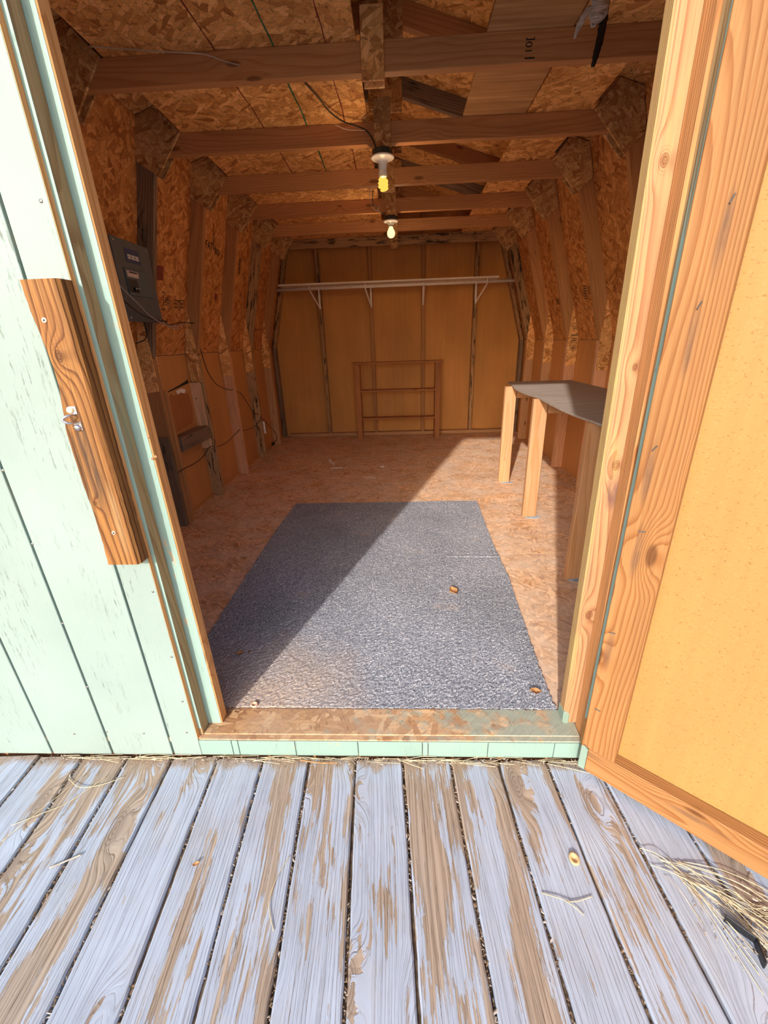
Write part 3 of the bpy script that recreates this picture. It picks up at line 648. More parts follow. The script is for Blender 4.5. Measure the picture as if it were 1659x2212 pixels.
# staples pressed into the stile
def staple(s, z, ang):
    bm = bmesh.new(); L = 0.013
    add_tube(bm, [(-L/2, -0.004, 0), (-L/2, 0.0022, 0), (L/2, 0.0022, 0), (L/2, -0.004, 0)], 0.0013, 6, False)
    X = dd*cos(ang)+Vector((0, 0, 1))*sin(ang); Z = X.cross(nn)
    rot = Matrix(((X.x, nn.x, Z.x, 0), (X.y, nn.y, Z.y, 0), (X.z, nn.z, Z.z, 0), (0, 0, 0, 1)))
    o = mobj('staple', bm, M_STAPLE, dr, rot=rot); o.location = dpt(s, 0.0, z)
for s, z, a in ((0.030, 1.355, 1.2), (0.018, 1.195, 1.2), (-0.004, 0.925, 1.0), (0.006, 0.735, 0.1), (-0.010, 0.445, 0.2), (-0.006, 0.185, 0.0), (-0.014, 0.035, -0.7)):
    staple(s, z, a)

# outside ground and deck
gp = prism('ground', [(-25, -30), (25, -30), (25, 25), (-25, 25)], -0.42, -0.40, M_GROUND, None, 'Z'); gp['kind'] = 'structure'
dk = empty('deck', (0, 0, 0), kind='structure')
SL = 0.0535
def gapx(k, y): return (-0.030+0.1492*k) + (-y)*SL
PEEL = {-9: .5, -8: .45, -7: .5, -6: .62, -5: .60, -4: .36, -3: .42, -2: .56, -1: .60, 0: .40, 1: .66, 2: .62, 3: .50, 4: .58, 5: .40, 6: .44, 7: .66, 8: .6, 9: .5, 10: .5, 11: .5, 12: .4}
for k in range(-13, 15):
    y0, y1 = -0.004, -2.3
    L = y0-y1; n = 60; rr = random.Random(100+k)
    wdt = 0.1492-0.0080
    bm = bmesh.new(); prof = []
    ph1, ph2 = rr.random()*9, rr.random()*9
    rings = []
    for i in range(n+1):
        yy = -L/2+L*i/n
        eL = 0.0010*sin(yy*9+ph1)+rr.uniform(-1, 1)*0.0011; eR = 0.0010*sin(yy*11+ph2)+rr.uniform(-1, 1)*0.0011
        xl = -wdt/2+eL; xr = wdt/2+eR; b = 0.004
        cup = 0.0008
        sec = [(xl, -0.036), (xl, -b), (xl+b, 0), (-wdt/5, -cup), (wdt/5, -cup), (xr-b, 0), (xr, -b), (xr, -0.036)]
        rings.append([bm.verts.new((sx, yy, sz)) for sx, sz in sec])
    for a, b_ in zip(rings[:-1], rings[1:]):
        for q in range(8): bm.faces.new((a[q], a[(q+1) % 8], b_[(q+1) % 8], b_[q]))
    bm.faces.new(rings[0]); bm.faces.new(rings[-1]); bmesh.ops.recalc_face_normals(bm, faces=bm.faces)
    o = mobj('deck_plank', bm, M_DECK, dk); yc = (y0+y1)/2
    o.rotation_euler = (0, 0, math.atan(SL)); o.location = ((gapx(k, yc)+gapx(k+1, yc))/2, yc, DZ+rr.uniform(-0.0015, 0.0005))
    o['peel'] = PEEL.get(k, 0.5)+0.045
for y in (-0.25, -0.85, -1.45, -2.05):
    box('deck_joist', -1.86, 2.14, y-0.02, y+0.02, -0.25, DZ-0.038, M_GREYW, dk, grain='X')

# debris lodged in the gaps between planks
def litter(name, spots, mat, seed, label=None, parent=None, kind='stuff'):
    rr = random.Random(seed); bm = bmesh.new()
    for (x, y, z, s) in spots:
        a = rr.random()*pi; l = s*rr.uniform(.6, 1.6); w_ = s*rr.uniform(.25, .6); t_ = s*0.18
        ax = Vector((cos(a), sin(a), rr.uniform(-.4, .4))).normalized(); ay = Vector((-sin(a), cos(a), rr.uniform(-.5, .5))).normalized(); az = ax.cross(ay)
        P = Vector((x, y, z))
        v = [bm.verts.new(P+ax*l*u_+ay*w_*v_+az*t_*w2) for u_, v_, w2 in ((-1, -.6, 0), (1, -1, 0), (.8, 1, 0), (-.7, .8, 0), (0, 0, 1.5))]
        for q in ((0, 1, 4), (1, 2, 4), (2, 3, 4), (3, 0, 4), (3, 2, 1, 0)): bm.faces.new([v[i] for i in q])
    o = mobj(name, bm, mat, parent); tag(o, label, None, None, kind); return o
sp = []; sp2 = []
for k in range(-8, 13):
    for i in range(420):
        y = -R.random()*1.35
        if sin(y*7+k*1.7)+0.35*R.random() < -0.45: continue
        (sp if R.random() < .80 else sp2).append((gapx(k, y)+R.uniform(-.0035, .0035), y, DZ-0.003-R.random()*0.006, R.uniform(.0018, .0050)))
litter('gap_litter', sp, M_DIRT, 1, parent=dk); litter('gap_litter', sp2, M_CHIP, 2, parent=dk)
for k in range(-8, 13):
    bm = bmesh.new(); n = 90; L = 1.5; prev = None
    rr = random.Random(k+50)
    for i in range(n+1):
        y = -L*i/n; x = gapx(k, y); z = DZ-0.008-0.022*max(0, sin(y*4+k*2.1)-0.3)**2 - rr.random()*0.003
        cur = [bm.verts.new((x-0.005, y, z-.003)), bm.verts.new((x, y, z)), bm.verts.new((x+0.005, y, z-.003)), bm.verts.new((x, y, z-.02))]
        if prev:
            for q in range(4): bm.faces.new((prev[q], prev[(q+1) % 4], cur[(q+1) % 4], cur[q]))
        else: bm.faces.new(cur)
        prev = cur
    bm.faces.new(prev); bmesh.ops.recalc_face_normals(bm, faces=bm.faces)
    tag(mobj('gap_dirt', bm, M_DIRT, dk), kind='stuff')

# ================================================================ roof trusses
ORD = ['front wall', 'first in view', 'second in view', 'third in view', 'fourth in view', 'fifth in view', 'sixth in view']
LBL = {0: 'gambrel roof truss hidden just behind the door header, nearest the camera',
       1: 'nearest visible roof truss, its wide brown crossbeam near the top of the picture',
       2: 'roof truss whose crossbeam carries the coiled-bulb light, breaker box by its left leg',
       3: 'roof truss just behind the coiled-bulb light, pale repair board on its left leg',
       4: 'roof truss with the round-bulb light under its crossbeam and a pinkish pale left leg',
       5: 'roof truss next behind the round bulb, its left leg streaked with black mould',
       6: 'last roof truss, right in front of the back wall, crossbeam spotted with dark knots'}
def truss(k):
    y = T(k); ym = y+0.019; tp = 0.038; W = 0.089
    t = empty('roof_truss', (XC, ym, 0), LBL[k], 'roof truss', 'gambrel roof trusses')
    mb = {6: M_MOLD}.get(k, M_FIR)
    # crossbeam
    stick('crossbeam', (-1.125, ym, 2.1105), (1.26, ym, 2.1105), W, tp, mb, t, up=(0, 1, 0))
    legm = {2: M_GREYW, 3: M_MOLD, 4: M_PINK, 5: M_MOLD, 6: M_FIRL}.get(k, M_FIR)
    upm = {2: M_GREYW, 3: M_FIR, 4: M_FIR, 5: M_MOLD, 6: M_FIR}.get(k, M_FIR)
    for s, X, K in ((-1, XL, KL), (1, XR, KR)):
        lm = legm if s < 0 else {5: M_FIRL, 6: M_FIRL}.get(k, M_PINK)
        um = upm if s < 0 else {6: M_MOLD, 5: M_FIR}.get(k, M_FIR)
        if k == 2 and s < 0: lm = M_FIR
        prism_pts = [(X, 0.0), (X-s*W, 0.0), (X-s*W, ZK-0.03), (X, ZK-0.004)]
        # lower stud
        o = stick('stud', (X-s*W/2, ym, 0.0005), (X-s*W/2, ym, ZK-0.012), W, tp, lm, t, up=(0, 1, 0))
        d = Vector((K-X, 0, ZR-ZK)).normalized(); nin = Vector((-s*d.z, 0, s*d.x))
        if nin.x*s > 0: nin = -nin
        a = Vector((X, ym, ZK)); b = Vector((K, ym, ZR))
        stick('steep_rafter', a+nin*W/2+d*0.02, b+nin*W/2-d*0.035, W, tp, um, t, up=(0, 1, 0))
        d2 = Vector((XC-K, 0, ZT-ZR)).normalized(); n2 = Vector((0, 1, 0)).cross(d2)
        if n2.z > 0: n2 = -n2
        stick('rafter', b+n2*W/2+d2*0.02, Vector((XC, ym, ZT))+n2*W/2-d2*0.028, W, tp, M_GREYW if k % 2 else M_FIR, t, up=(0, 1, 0))
        # knee gusset on the front and on the back of the truss
        g = [(-1.168, 2.228), (-1.216, 2.052), (-1.103, 1.979), (-0.953, 2.157), (-1.058, 2.262)] if s < 0 else [(1.303, 2.228), (1.349, 2.055), (1.260, 1.970), (1.088, 2.157), (1.190, 2.266)]
        for j, yy in enumerate((y-0.0115, y+0.0385)):
            jit = [(px+R.uniform(-.004, .004), pz+R.uniform(-.004, .004)) for px, pz in g]
            jit[0] = g[0]; jit[1] = g[1]
            prism('knee_gusset', jit, yy, yy+0.011, M_OSB_GUS, t, bev=0.0008)
        # lower gusset plate
        h = [(X+s*-0.072, 1.405), (X-s*0.004, ZK), (X-s*0.004, 0.905+R.uniform(-.01, .012)), (X-s*0.084, 0.905), (X-s*0.088, 1.13)]
        for j, yy in enumerate((y-0.0115, y+0.0385)):
            prism('leg_gusset', h, yy, yy+0.011, M_OSB_GUSL if (k+j) % 2 == 0 or s < 0 else M_OSB_GUSL, t, bev=0.0008)
    # centre plates
    x0 = {1: 0.008, 2: 0.021, 3: 0.031, 4: 0.036, 5: 0.042, 6: 0.048}.get(k, 0.0)
    for j, yy in enumerate((y-0.0115, y+0.0385)):
        prism('centre_plate', [(x0+0.006*j, 2.040-0.0*j), (x0+0.083, 2.040), (x0+0.084, 2.243), (x0+0.002, 2.243)], yy, yy+0.011, M_OSB_GUSL if k == 1 else M_OSB_GUS, t, bev=0.0008)
    for j, yy in enumerate((y-0.0115, y+0.0385)):
        prism('ridge_gusset', [(XC-0.10, 2.44), (XC+0.10, 2.44), (XC+0.10, 2.575), (XC, 2.602), (XC-0.10, 2.575)], yy, yy+0.011, M_OSB_GUS, t, bev=0.0008)
    return t
TR = {k: truss(k) for k in range(7)}
# repair board on the third leg, extra blocking in that bay
y3 = T(3)
box('repair_board', -1.466, -1.372, y3-0.030, y3-0.012, 0.407, 0.905, M_PALE, TR[3])
for z in (0.79, 0.57): lathe('screw', [(0.0, 0.001), (0.004, 0.0008), (0.0045, 0)], M_DARK, (-1.418, y3-0.0302, z), TR[3], 12, Matrix.Rotation(pi/2, 4, 'X'))
y2 = T(2)
sis = box('sister_stud', XL+0.001, XL+0.088, y2+0.052, y2+0.090, 0.0, 0.90, M_FIR, TR[2])
box('front_block', XL-0.002, XL+0.084, y2-0.032, y2-0.013, 0.0, 0.62, M_GREYW, TR[2])
box('cleat', -1.437, -1.405, y2+0.092, y2+0.125, 0.44, 0.90, M_FIRL, TR[2])
blk = box('wood_block', -1.446, -1.36, 1.838, y3-0.034, 0.490, 0.585, M_GREYW, None, grain='Y'); tag(blk, 'dark weathered wood block wedged between two left wall studs below the breaker box', 'block')
# torn patch in the hardboard between the second and third trusses
pt = empty('torn_patch', (XL, 2.1, 0.75), 'torn patch of reddish hardboard in the left wall above the dark wood block', 'patch')
bm = bmesh.new(); pz = [(1.93, 0.60), (2.22, 0.625), (2.25, 0.72), (2.235, 0.84), (2.20, 0.835), (2.17, 0.862), (2.12, 0.845), (2.08, 0.862), (2.03, 0.838), (1.99, 0.858), (1.95, 0.83), (1.935, 0.75)]
M_HB_PATCH = hardboard('hardboard_patch', (0.46, 0.17, 0.06, 1), 'YZ', 0.3)
prism('patch_skin', pz, XL+0.0005, XL+0.004, M_HB_PATCH, pt, 'X')
prism('slot', [(1.95, 0.872), (2.27, 0.905), (2.27, 0.93), (2.12, 0.902), (1.95, 0.878)], XL+0.0005, XL+0.002, M_DARK, pt, 'X')
prism('torn_paper', [(2.06, 0.872), (2.14, 0.880), (2.20, 0.865), (2.17, 0.842), (2.12, 0.855), (2.07, 0.845)], XL+0.003, XL+0.006, M_WHITE, pt, 'X')
bm.free()

# loft sheets lying on the crossbeams
ZL = 2.1555
def loft(name, x0, x1, y0, y1, mat, label, cat='panel'):
    o = prism(name, [(x0, y0), (x1, y0), (x1, y1), (x0, y1)], ZL, ZL+0.011, mat, None, 'Z'); tag(o, label, cat, None); return o
l1 = loft('loft_panel', -0.945, -0.008, 0.03, 2.62, M_OSB_CEIL, 'large strand board loft sheet on the left, with green and red lines snapped across it')
l2 = loft('loft_panel', -0.945, -0.012, 2.625, 4.60, M_OSB_CEIL, 'strand board loft sheet at the back left, above the round bulb')
l3 = loft('loft_panel', 0.459, 0.762, 0.03, T(2)+0.025, M_PLYWOOD, 'smooth plywood loft sheet beside the dark roof opening, near front', 'panel')
l4 = loft('loft_panel', 0.769, 1.068, 0.03, 3.55, M_OSB_CEIL, 'long strand board loft strip on the right side over the crossbeams')
l5 = loft('loft_panel', 0.776, 1.075, 3.555, 4.60, M_OSB_CEIL, 'short strand board loft strip at the back right corner')
def strip(name, x, wv, mat, y0, y1, rr):
    bm = bmesh.new(); prev = None; n = 40
    for i in range(n+1):
        y = y0+(y1-y0)*i/n; xx = x+0.003*sin(y*13)+rr.uniform(-.001, .001); w_ = wv*rr.uniform(.5, 1.1)
        cur = [bm.verts.new((xx-w_, y, 0)), bm.verts.new((xx+w_, y, 0)), bm.verts.new((xx, y, 0.0004))]
        if prev:
            for q in range(3): bm.faces.new((prev[q], prev[(q+1) % 3], cur[(q+1) % 3], cur[q]))
        else: bm.faces.new(cur)
        prev = cur
    bm.faces.new(prev)
    o = mobj(name, bm, mat, l1); o.location = Vector((0, 0, ZL-0.0006))-l1.location; return o
strip('green_line', -0.312, 0.0042, M_GREEN, 0.2, 2.5, R)
strip('red_line', -0.529, 0.0035, M_REDW, 0.2, 2.5, R)
strip('red_line', -0.121, 0.0035, M_REDW, 0.2, 2.5, R)

# stamps on framing and panels
RX = Matrix.Rotation(pi/2, 4, 'X')
FACEX = Matrix(((0, 0, 1, 0), (1, 0, 0, 0), (0, 1, 0, 0), (0, 0, 0, 1)))        # text on a plane facing +X
FACEXN = Matrix(((0, 0, -1, 0), (-1, 0, 0, 0), (0, 1, 0, 0), (0, 0, 0, 1)))     # facing -X
def steepx(z, s): 
    X, K = (XL, KL) if s < 0 else (XR, KR)
    return X+(K-X)*(z-ZK)/(ZR-ZK)
tiltL = Matrix.Rotation(math.atan((KL-XL)/(ZR-ZK)), 4, 'Y')
tiltR = Matrix.Rotation(math.atan((KR-XR)/(ZR-ZK)), 4, 'Y')
def stampL(s, y, z, size, rotz=0):
    o = text('stamp', s, size, M_INK, (steepx(z, -1)+0.0012, y, z), tiltL @ FACEX @ Matrix.Rotation(rotz, 4, 'Z'), wl); return o
def stampR(s, y, z, size, rotz=0):
    o = text('stamp', s, size, M_INK, (steepx(z, 1)-0.0012, y, z), tiltR @ FACEXN @ Matrix.Rotation(rotz, 4, 'Z'), wr); return o
stampL('[ ---- ]', 1.99, 1.43, 0.045, pi/2); stampL('||||', 2.03, 1.43, 0.05, pi/2); stampL('|||||', 2.06, 1.42, 0.042, pi/2)
stampL('[3]', 2.15, 1.425, 0.05, pi/2); stampL('||||||', 2.195, 1.42, 0.042, pi/2); stampL('[2]', 2.235, 1.43, 0.05, pi/2)
stampL('FATH', 2.66, 1.84, 0.075); stampL('III||', 2.70, 1.90, 0.05, pi/2); stampL('|||||||', 2.78, 1.83, 0.05)
stampL('8B8B', 3.28, 1.80, 0.06, pi/2)
stampR('II0II', 2.66, 1.44, 0.07, pi/2); stampR('||||||', 2.56, 1.45, 0.06); stampR('B3', 2.46, 1.45, 0.05); stampR('8X8', 3.24, 1.42, 0.07)
for (y_, z_, a_, b_) in ((1.95, 1.58, 0.075, 0.085), (2.80, 1.52, 0.05, 0.05)):
    o = prism('red_mark', [(-a_/2, -b_/2), (a_/2, -b_/2*0.9), (a_/2, b_/2), (-a_/2*0.95, b_/2*0.9)], -0.0002, 0.0004, M_REDW, wl, 'X')
    o.matrix_basis = tiltL.copy(); o.location = Vector((steepx(z_, -1)+0.001, y_, z_))-OFF(wl)
b1 = [c for c in TR[1].children if c.name.startswith('crossbeam')][0]
st = text('stamp', '10[', 0.034, M_INK, (0.612, T(1)-0.0006, 2.112), Matrix.Rotation(0, 4, 'Y') @ RX @ Matrix.Rotation(pi/2, 4, 'Z'), TR[1])
box('stamp_bar', 0.598, 0.634, T(1)-0.001, T(1)-0.0004, 2.076, 2.080, M_INK, TR[1], bev=0)
# printed gusset on the right leg of the fourth truss
y4 = T(4)-0.0118
for z, w_, h_ in ((1.235, .038, .003), (1.225, .042, .002), (1.212, .03, .004), (1.203, .044, .0015), (1.195, .04, .004), (1.185, .046, .0015), (1.150, .058, .003), (1.140, .055, .006), (1.125, .058, .0015), (1.115, .05, .005), (1.10, .052, .005), (1.087, .05, .0015), (1.062, .066, .002), (1.055, .064, .001), (1.043, .052, .004), (1.030, .066, .0015)):
    box('print_line', 1.588-w_/2, 1.588+w_/2, y4-0.0005, y4, z-h_/2, z+h_/2, M_INK, TR[4], bev=0)
text('stamp', '||||||', 0.02, M_INK, (1.558, y4-0.0003, 0.955), RX @ Matrix.Rotation(pi/2, 4, 'Z'), TR[4])
text('stamp', '[2]', 0.028, M_INK, (1.582, y4-0.0003, 1.315), RX @ Matrix.Rotation(pi/2, 4, 'Z'), TR[4])

# ================================================================ carpet
EDR = [(0.695, 2.059), (0.670, 1.365), (0.672, 0.962), (0.649, 0.594), (0.633, 0.314), (0.629, 0.122)]
EDL = [(-0.689, 2.067), (-0.712, 1.618), (-0.715, 1.223), (-0.714, 0.909), (-0.712, 0.658), (-0.720, 0.122)]
def ledge(E, y):
    for (xa, ya), (xb, yb) in zip(E[:-1], E[1:]):
        if yb <= y <= ya: return xa+(xb-xa)*(ya-y)/(ya-yb)
    return E[0][0] if y > E[0][1] else E[-1][0]
rc = random.Random(4); fr = {}
def cfn(u_, v_):
    y = 0.121+v_*1.942+(0.004*(1-u_)); jit = 0.004
    if v_ == 0: y += rc.uniform(-.004, .002)
    if v_ == 1: y += rc.uniform(-.002, .003)
    a = ledge(EDL, y); b = ledge(EDR, y)
    x = a+(b-a)*u_
    if u_ in (0, 1): x += rc.uniform(-.004, .004)
    z = 0.0072+rc.uniform(-.0014, .0014)
    # wrinkle running in from the right edge, and a fold at the far end
    yr = 1.176+(0.672-x)*0.03
    if x > 0.38: z += 0.0025*math.exp(-((y-yr)/0.010)**2)-0.003*math.exp(-((y-yr+0.012)/0.007)**2)*min(1, (x-0.38)/0.15)
    if 0.28 < x < 0.52: z += 0.002*math.exp(-((y-(1.945+0.25*(x-0.28)))/0.012)**2)
    return (x, y, z)
cp = grid_sheet('carpet', cfn, 230, 300, 0.006, M_CARPET)
tag(cp, 'blue-grey speckled carpet piece with frayed edges on the shed floor', 'carpet')

# ================================================================ workbench
wbn = empty('workbench', (1.3, 1.8, 0), 'workbench with weathered grey plywood top and pale pine legs along right wall', 'workbench')
EDG = [(1.027, 2.747), (0.985, 2.353), (0.981, 2.193), (0.984, 1.818), (0.974, 1.505), (0.966, 1.268), (0.964, 1.084), (0.970, 0.871), (0.970, 0.86)]
def tfn(u_, v_):
    y = 0.865+v_*1.885; xa = ledge(EDG, y); x = xa+(1.541-xa)*u_
    sag = 0.010*sin(pi*min(1, max(0, (y-1.75)/0.78)))*(1-u_) if y > 1.75 else 0.006*sin(pi*(y-.93)/.82)*(1-u_) if y > .93 else 0
    return (x, y, 0.800-sag)
grid_sheet('bench_top', tfn, 14, 60, 0.010, M_BENCH, wbn)
for (x0, x1, yy, m) in ((0.953, 1.042, 2.52, M_NEW), (0.953, 1.042, 1.765, M_NEW), (0.955, 1.044, 0.955, M_NEW)):
    zt = 0.789
    box('leg', x0, x1, yy-0.019, yy+0.019, 0.0, zt, m, wbn, bev=0.0025)
    t0 = x0 if yy < 1.5 else x0
    # crumpled tape flange at the foot
    bm = bmesh.new(); rr = random.Random(int(yy*100)); cx_, cy_ = x0+0.065, yy-0.026; n = 22
    c0 = bm.verts.new((0, 0, 0.006)); ring = []; ring2 = []
    for i in range(n):
        a = 2*pi*i/n; r_ = 0.052*rr.uniform(.8, 1.15)
        ring.append(bm.verts.new((r_*cos(a)*1.05, r_*sin(a)*0.42, rr.uniform(.0008, .006)))); ring2.append(bm.verts.new((r_*cos(a)*1.05, r_*sin(a)*0.42, 0.0001)))
    for i in range(n):
        bm.faces.new((c0, ring[i], ring[(i+1) % n])); bm.faces.new((ring[i], ring2[i], ring2[(i+1) % n], ring[(i+1) % n]))
    bm.faces.new(list(reversed(ring2))); bmesh.ops.recalc_face_normals(bm, faces=bm.faces)
    o = mobj('foot_tape', bm, M_TAPE, wbn); o.location = Vector((cx_, cy_, 0.0004))-wbn.location
for yy in (2.52, 1.765, 0.955): box('bearer', 1.046, 1.54, yy-0.019, yy+0.019, 0.70, 0.789, M_NEW, wbn, grain='X')

# ================================================================ shelf unit leaning at the back wall
su = empty('shelf_unit', (0.1, 4.36, 0), 'brown open-backed shelf rack standing against the back wall under the white shelf', 'shelf')
for xa in (-0.412, 0.545):
    box('side_post', xa, xa+0.062, 4.30, 4.42, 0.0, 0.895, M_SHELFW, su)
box('top_board', -0.440, 0.640, 4.285, 4.43, 0.896, 0.918, M_SHELFW, su, grain='X')
for z in (0.588, 0.256):
    box('shelf_board', -0.349, 0.544, 4.300, 4.42, z-0.010, z+0.012, M_SHELFW, su, grain='X')

# ================================================================ long white wall shelf and closet rod
ws_ = empty('wall_shelf', (0.0, 4.5, 1.76), 'long white painted shelf board with closet rod and four brackets on back wall', 'shelf')
box('shelf_board', -1.215, 1.225, 4.30, 4.563, 1.748, 1.766, M_WHITE, ws_, grain='X')
tube('closet_rod', [(-1.265, 4.31, 1.712), (1.425, 4.31, 1.716)], 0.0165, M_WHITE, ws_, 16, False)
for i, x in enumerate(SX):
    xf = x + (-0.055, -0.045, -0.005, 0.075)[i]
    br = empty('bracket', Vector((x, 4.55, 1.6))-ws_.location, parent=ws_)
    stick('wall_leg', (x, 4.561, 1.52), (x, 4.561, 1.745), 0.020, 0.006, M_WHITE, br, up=(0, 1, 0), bev=0.0006)
    stick('brace', (x, 4.550, 1.530), (xf, 4.318, 1.69), 0.019, 0.005, M_WHITE, br, up=(0, 0, 1), bev=0.0006)
    bm = bmesh.new(); add_tube(bm, [(xf, 4.290, 1.740), (xf, 4.285, 1.712), (xf, 4.31, 1.693), (xf, 4.335, 1.705)], 0.005, 8)
    c_ = Vector((xf, 4.31, 1.71)); bmesh.ops.translate(bm, vec=-c_, verts=bm.verts); h_ = mobj('rod_hook', bm, M_WHITE, br, smooth=True); h_.location = c_-OFF(br)

# ================================================================ breaker panel
bp = empty('breaker_panel', (-1.25, 1.45, 1.46), 'grey steel breaker panel on the left wall beside the second visible truss', 'electrical panel')
px = -1.205
box('back_box', -1.31, -1.213, 1.310, 1.612, 1.290, 1.642, M_GREYBOX2, bp, bev=0.003)
cv = box('cover', -1.2125, px, 1.300, 1.622, 1.283, 1.650, M_GREYBOX, bp, bev=0.002)
box('blue_label', px, px+0.0012, 1.395, 1.520, 1.553, 1.615, M_BLUE, bp, bev=0)
for r_ in range(2):
    for c_ in range(3):
        box('label_cell', px+0.001, px+0.0022, 1.412+c_*0.034, 1.440+c_*0.034, 1.580-r_*0.011, 1.589-r_*0.011, M_LABEL, bp, bev=0)
dl = box('panel_door', px, px+0.006, 1.355, 1.560, 1.402, 1.524, M_GREYBOX2, bp, bev=0.002)
box('warning_label', px+0.0058, px+0.007, 1.366, 1.462, 1.486, 1.513, M_LABELP, bp, bev=0)
box('warning_bar', px+0.0068, px+0.0078, 1.384, 1.452, 1.504, 1.510, M_INK, bp, bev=0)
text('warning_mark', '!', 0.018, M_RED, (px+0.0072, 1.373, 1.501), FACEX, bp, 0.0003)
box('breaker_bay', px+0.0058, px+0.0072, 1.358, 1.440, 1.418, 1.476, M_BLACK, bp, bev=0)
for i in range(2):
    brk = box('breaker', px+0.007, px+0.014, 1.395+i*0.022, 1.413+i*0.022, 1.421, 1.440, M_BLACK, bp, bev=0.001)
    box('breaker_toggle', px+0.014, px+0.018, 1.400+i*0.022, 1.408+i*0.022, 1.433, 1.438, M_LABEL, bp, bev=0.0005)
for (yy, zz) in ((1.325, 1.635), (1.598, 1.632), (1.325, 1.300), (1.598, 1.298)):
    lathe('cover_screw', [(0.0, 0.003), (0.0045, 0.0022), (0.006, 0)], M_STEEL, (px, yy, zz), bp, 14, Matrix.Rotation(pi/2, 4, 'Y'))

# ================================================================ ceiling lamps
def emis(name, col, st):
    m = bpy.data.materials.new(name); m.use_nodes = True; n = m.node_tree.nodes; n.clear()
    e = n.new('ShaderNodeEmission'); e.inputs[0].default_value = col; e.inputs[1].default_value = st
    o = n.new('ShaderNodeOutputMaterial'); m.node_tree.links.new(e.outputs[0], o.inputs[0]); return m
M_CFL = emis('coiled_tube_glow', (1.0, 0.60, 0.09, 1), 1.25); M_BULB = emis('frosted_glow', (1.0, 0.66, 0.27, 1), 2.2)
def lamp(x, y, label, coil):
    t = empty('ceiling_lamp', (x, y, 2.04), label, 'lamp')
    z0 = 2.0395 if not coil else 2.0395
    jb = bmesh.new(); add_lathe(jb, [(0.050, 0.0), (0.052, -0.003), (0.052, -0.026), (0.047, -0.028)], 8)
    bmesh.ops.recalc_face_normals(jb, faces=jb.faces)
    o = mobj('junction_box', jb, M_JBOX, t); o.location = Vector((x, y, z0))-t.location
    for a in range(4):
        o = lathe('box_screw', [(0.0, 0.0), (0.003, -0.001), (0.0035, 0)], M_STEEL, (x+0.036*cos(a*pi/2), y+0.036*sin(a*pi/2), z0-0.0282), t, 8)
    lathe('lamp_holder', [(0.0, -0.0282), (0.058, -0.0286), (0.060, -0.033), (0.054, -0.038), (0.030, -0.046), (0.0215, -0.055), (0.0205, -0.088), (0.0, -0.088)] if coil else [(0.0, -0.0282), (0.057, -0.0286), (0.060, -0.032), (0.050, -0.040), (0.026, -0.050), (0.022, -0.056), (0.0, -0.057)], M_PORC, (x, y, z0), t, 32)
    if coil:
        lathe('bulb_base', [(0.0, -0.088), (0.021, -0.088), (0.0225, -0.094), (0.0225, -0.108), (0.018, -0.113), (0.0, -0.113)], M_PORC, (x, y, z0), t, 24)
        pts = []
        for i in range(70):
            a = i/69; th = a*2*pi*3.6; r_ = 0.0195*min(1, 0.45+a*3, 0.35+(1-a)*4)
            pts.append((r_*cos(th), r_*sin(th), -0.116-0.052*a))
        bm = bmesh.new(); add_tube(bm, pts, 0.0068, 8, False)
        b_ = mobj('coiled_tube', bm, M_CFL, t, smooth=True); b_.location = Vector((x, y, z0))-t.location
        lz = z0-0.195
    else:
        lathe('screw_neck', [(0.0, -0.057), (0.0135, -0.057), (0.0135, -0.068), (0.0, -0.068)], M_STEEL, (x, y, z0), t, 20)
        lathe('bulb', [(0.0, -0.066), (0.014, -0.068), (0.018, -0.080), (0.028, -0.098), (0.031, -0.113), (0.027, -0.130), (0.015, -0.141), (0.0, -0.144)], M_BULB, (x, y, z0), t, 28)
        lz = z0-0.175
    ld = bpy.data.lights.new('bulb_light', 'POINT'); ld.energy = BULB_W; ld.color = (1.0, 0.60, 0.28) if coil else (1.0, 0.64, 0.34); ld.shadow_soft_size = 0.03
    lo = bpy.data.objects.new('bulb_light', ld); C.objects.link(lo); lo.parent = t; lo.location = Vector((x, y, lz))-t.location
    return t
lamp(0.060, 1.700, 'ceiling lamp with glowing yellow coiled bulb in white porcelain holder, nearer one', True)
lamp(0.078, 2.935, 'ceiling lamp with warm round glass bulb in white porcelain holder, farther one', False)

# ================================================================ wires
def wire(pts, r, mat, label): 
    o = tube('wire', pts, r, mat, None, 8); tag(o, label, 'wire'); return o
wire([(-1.18, 1.10, 1.52), (-1.175, 1.239, 1.431), (-1.165, 1.336, 1.364), (-1.17, 1.456, 1.304), (-1.18, 1.658, 1.267), (-1.19, 1.85, 1.285)], 0.0035, M_CABLE_P, 'grey cable crossing in front of the breaker panel from upper left')
wire([(-1.19, 1.12, 1.44), (-1.18, 1.254, 1.368), (-1.175, 1.358, 1.318), (-1.18, 1.477, 1.298), (-1.19, 1.64, 1.292)], 0.0035, M_CABLE_B, 'black cable sagging across the lower part of the breaker panel')
wire([(-1.30, 1.72, 1.335), (-1.31, 1.832, 1.312), (-1.33, 1.929, 1.289), (-1.34, 2.119, 1.309), (-1.345, 2.318, 1.312)], 0.0032, M_CABLE_B, 'dark cable running from the breaker panel to the third truss leg')
wire([(-1.31, 1.76, 1.33), (-1.33, 1.87, 1.300), (-1.35, 1.98, 1.274), (-1.36, 2.12, 1.269)], 0.0022, M_CABLE_W, 'thin pale cable end just under the stamped numbers on left wall')
wire([(-1.285, 1.574, 1.289), (-1.28, 1.570, 1.24), (-1.28, 1.53, 1.200), (-1.29, 1.451, 1.181)], 0.0032, M_CABLE_B, 'dark cable looping down beneath the breaker panel')
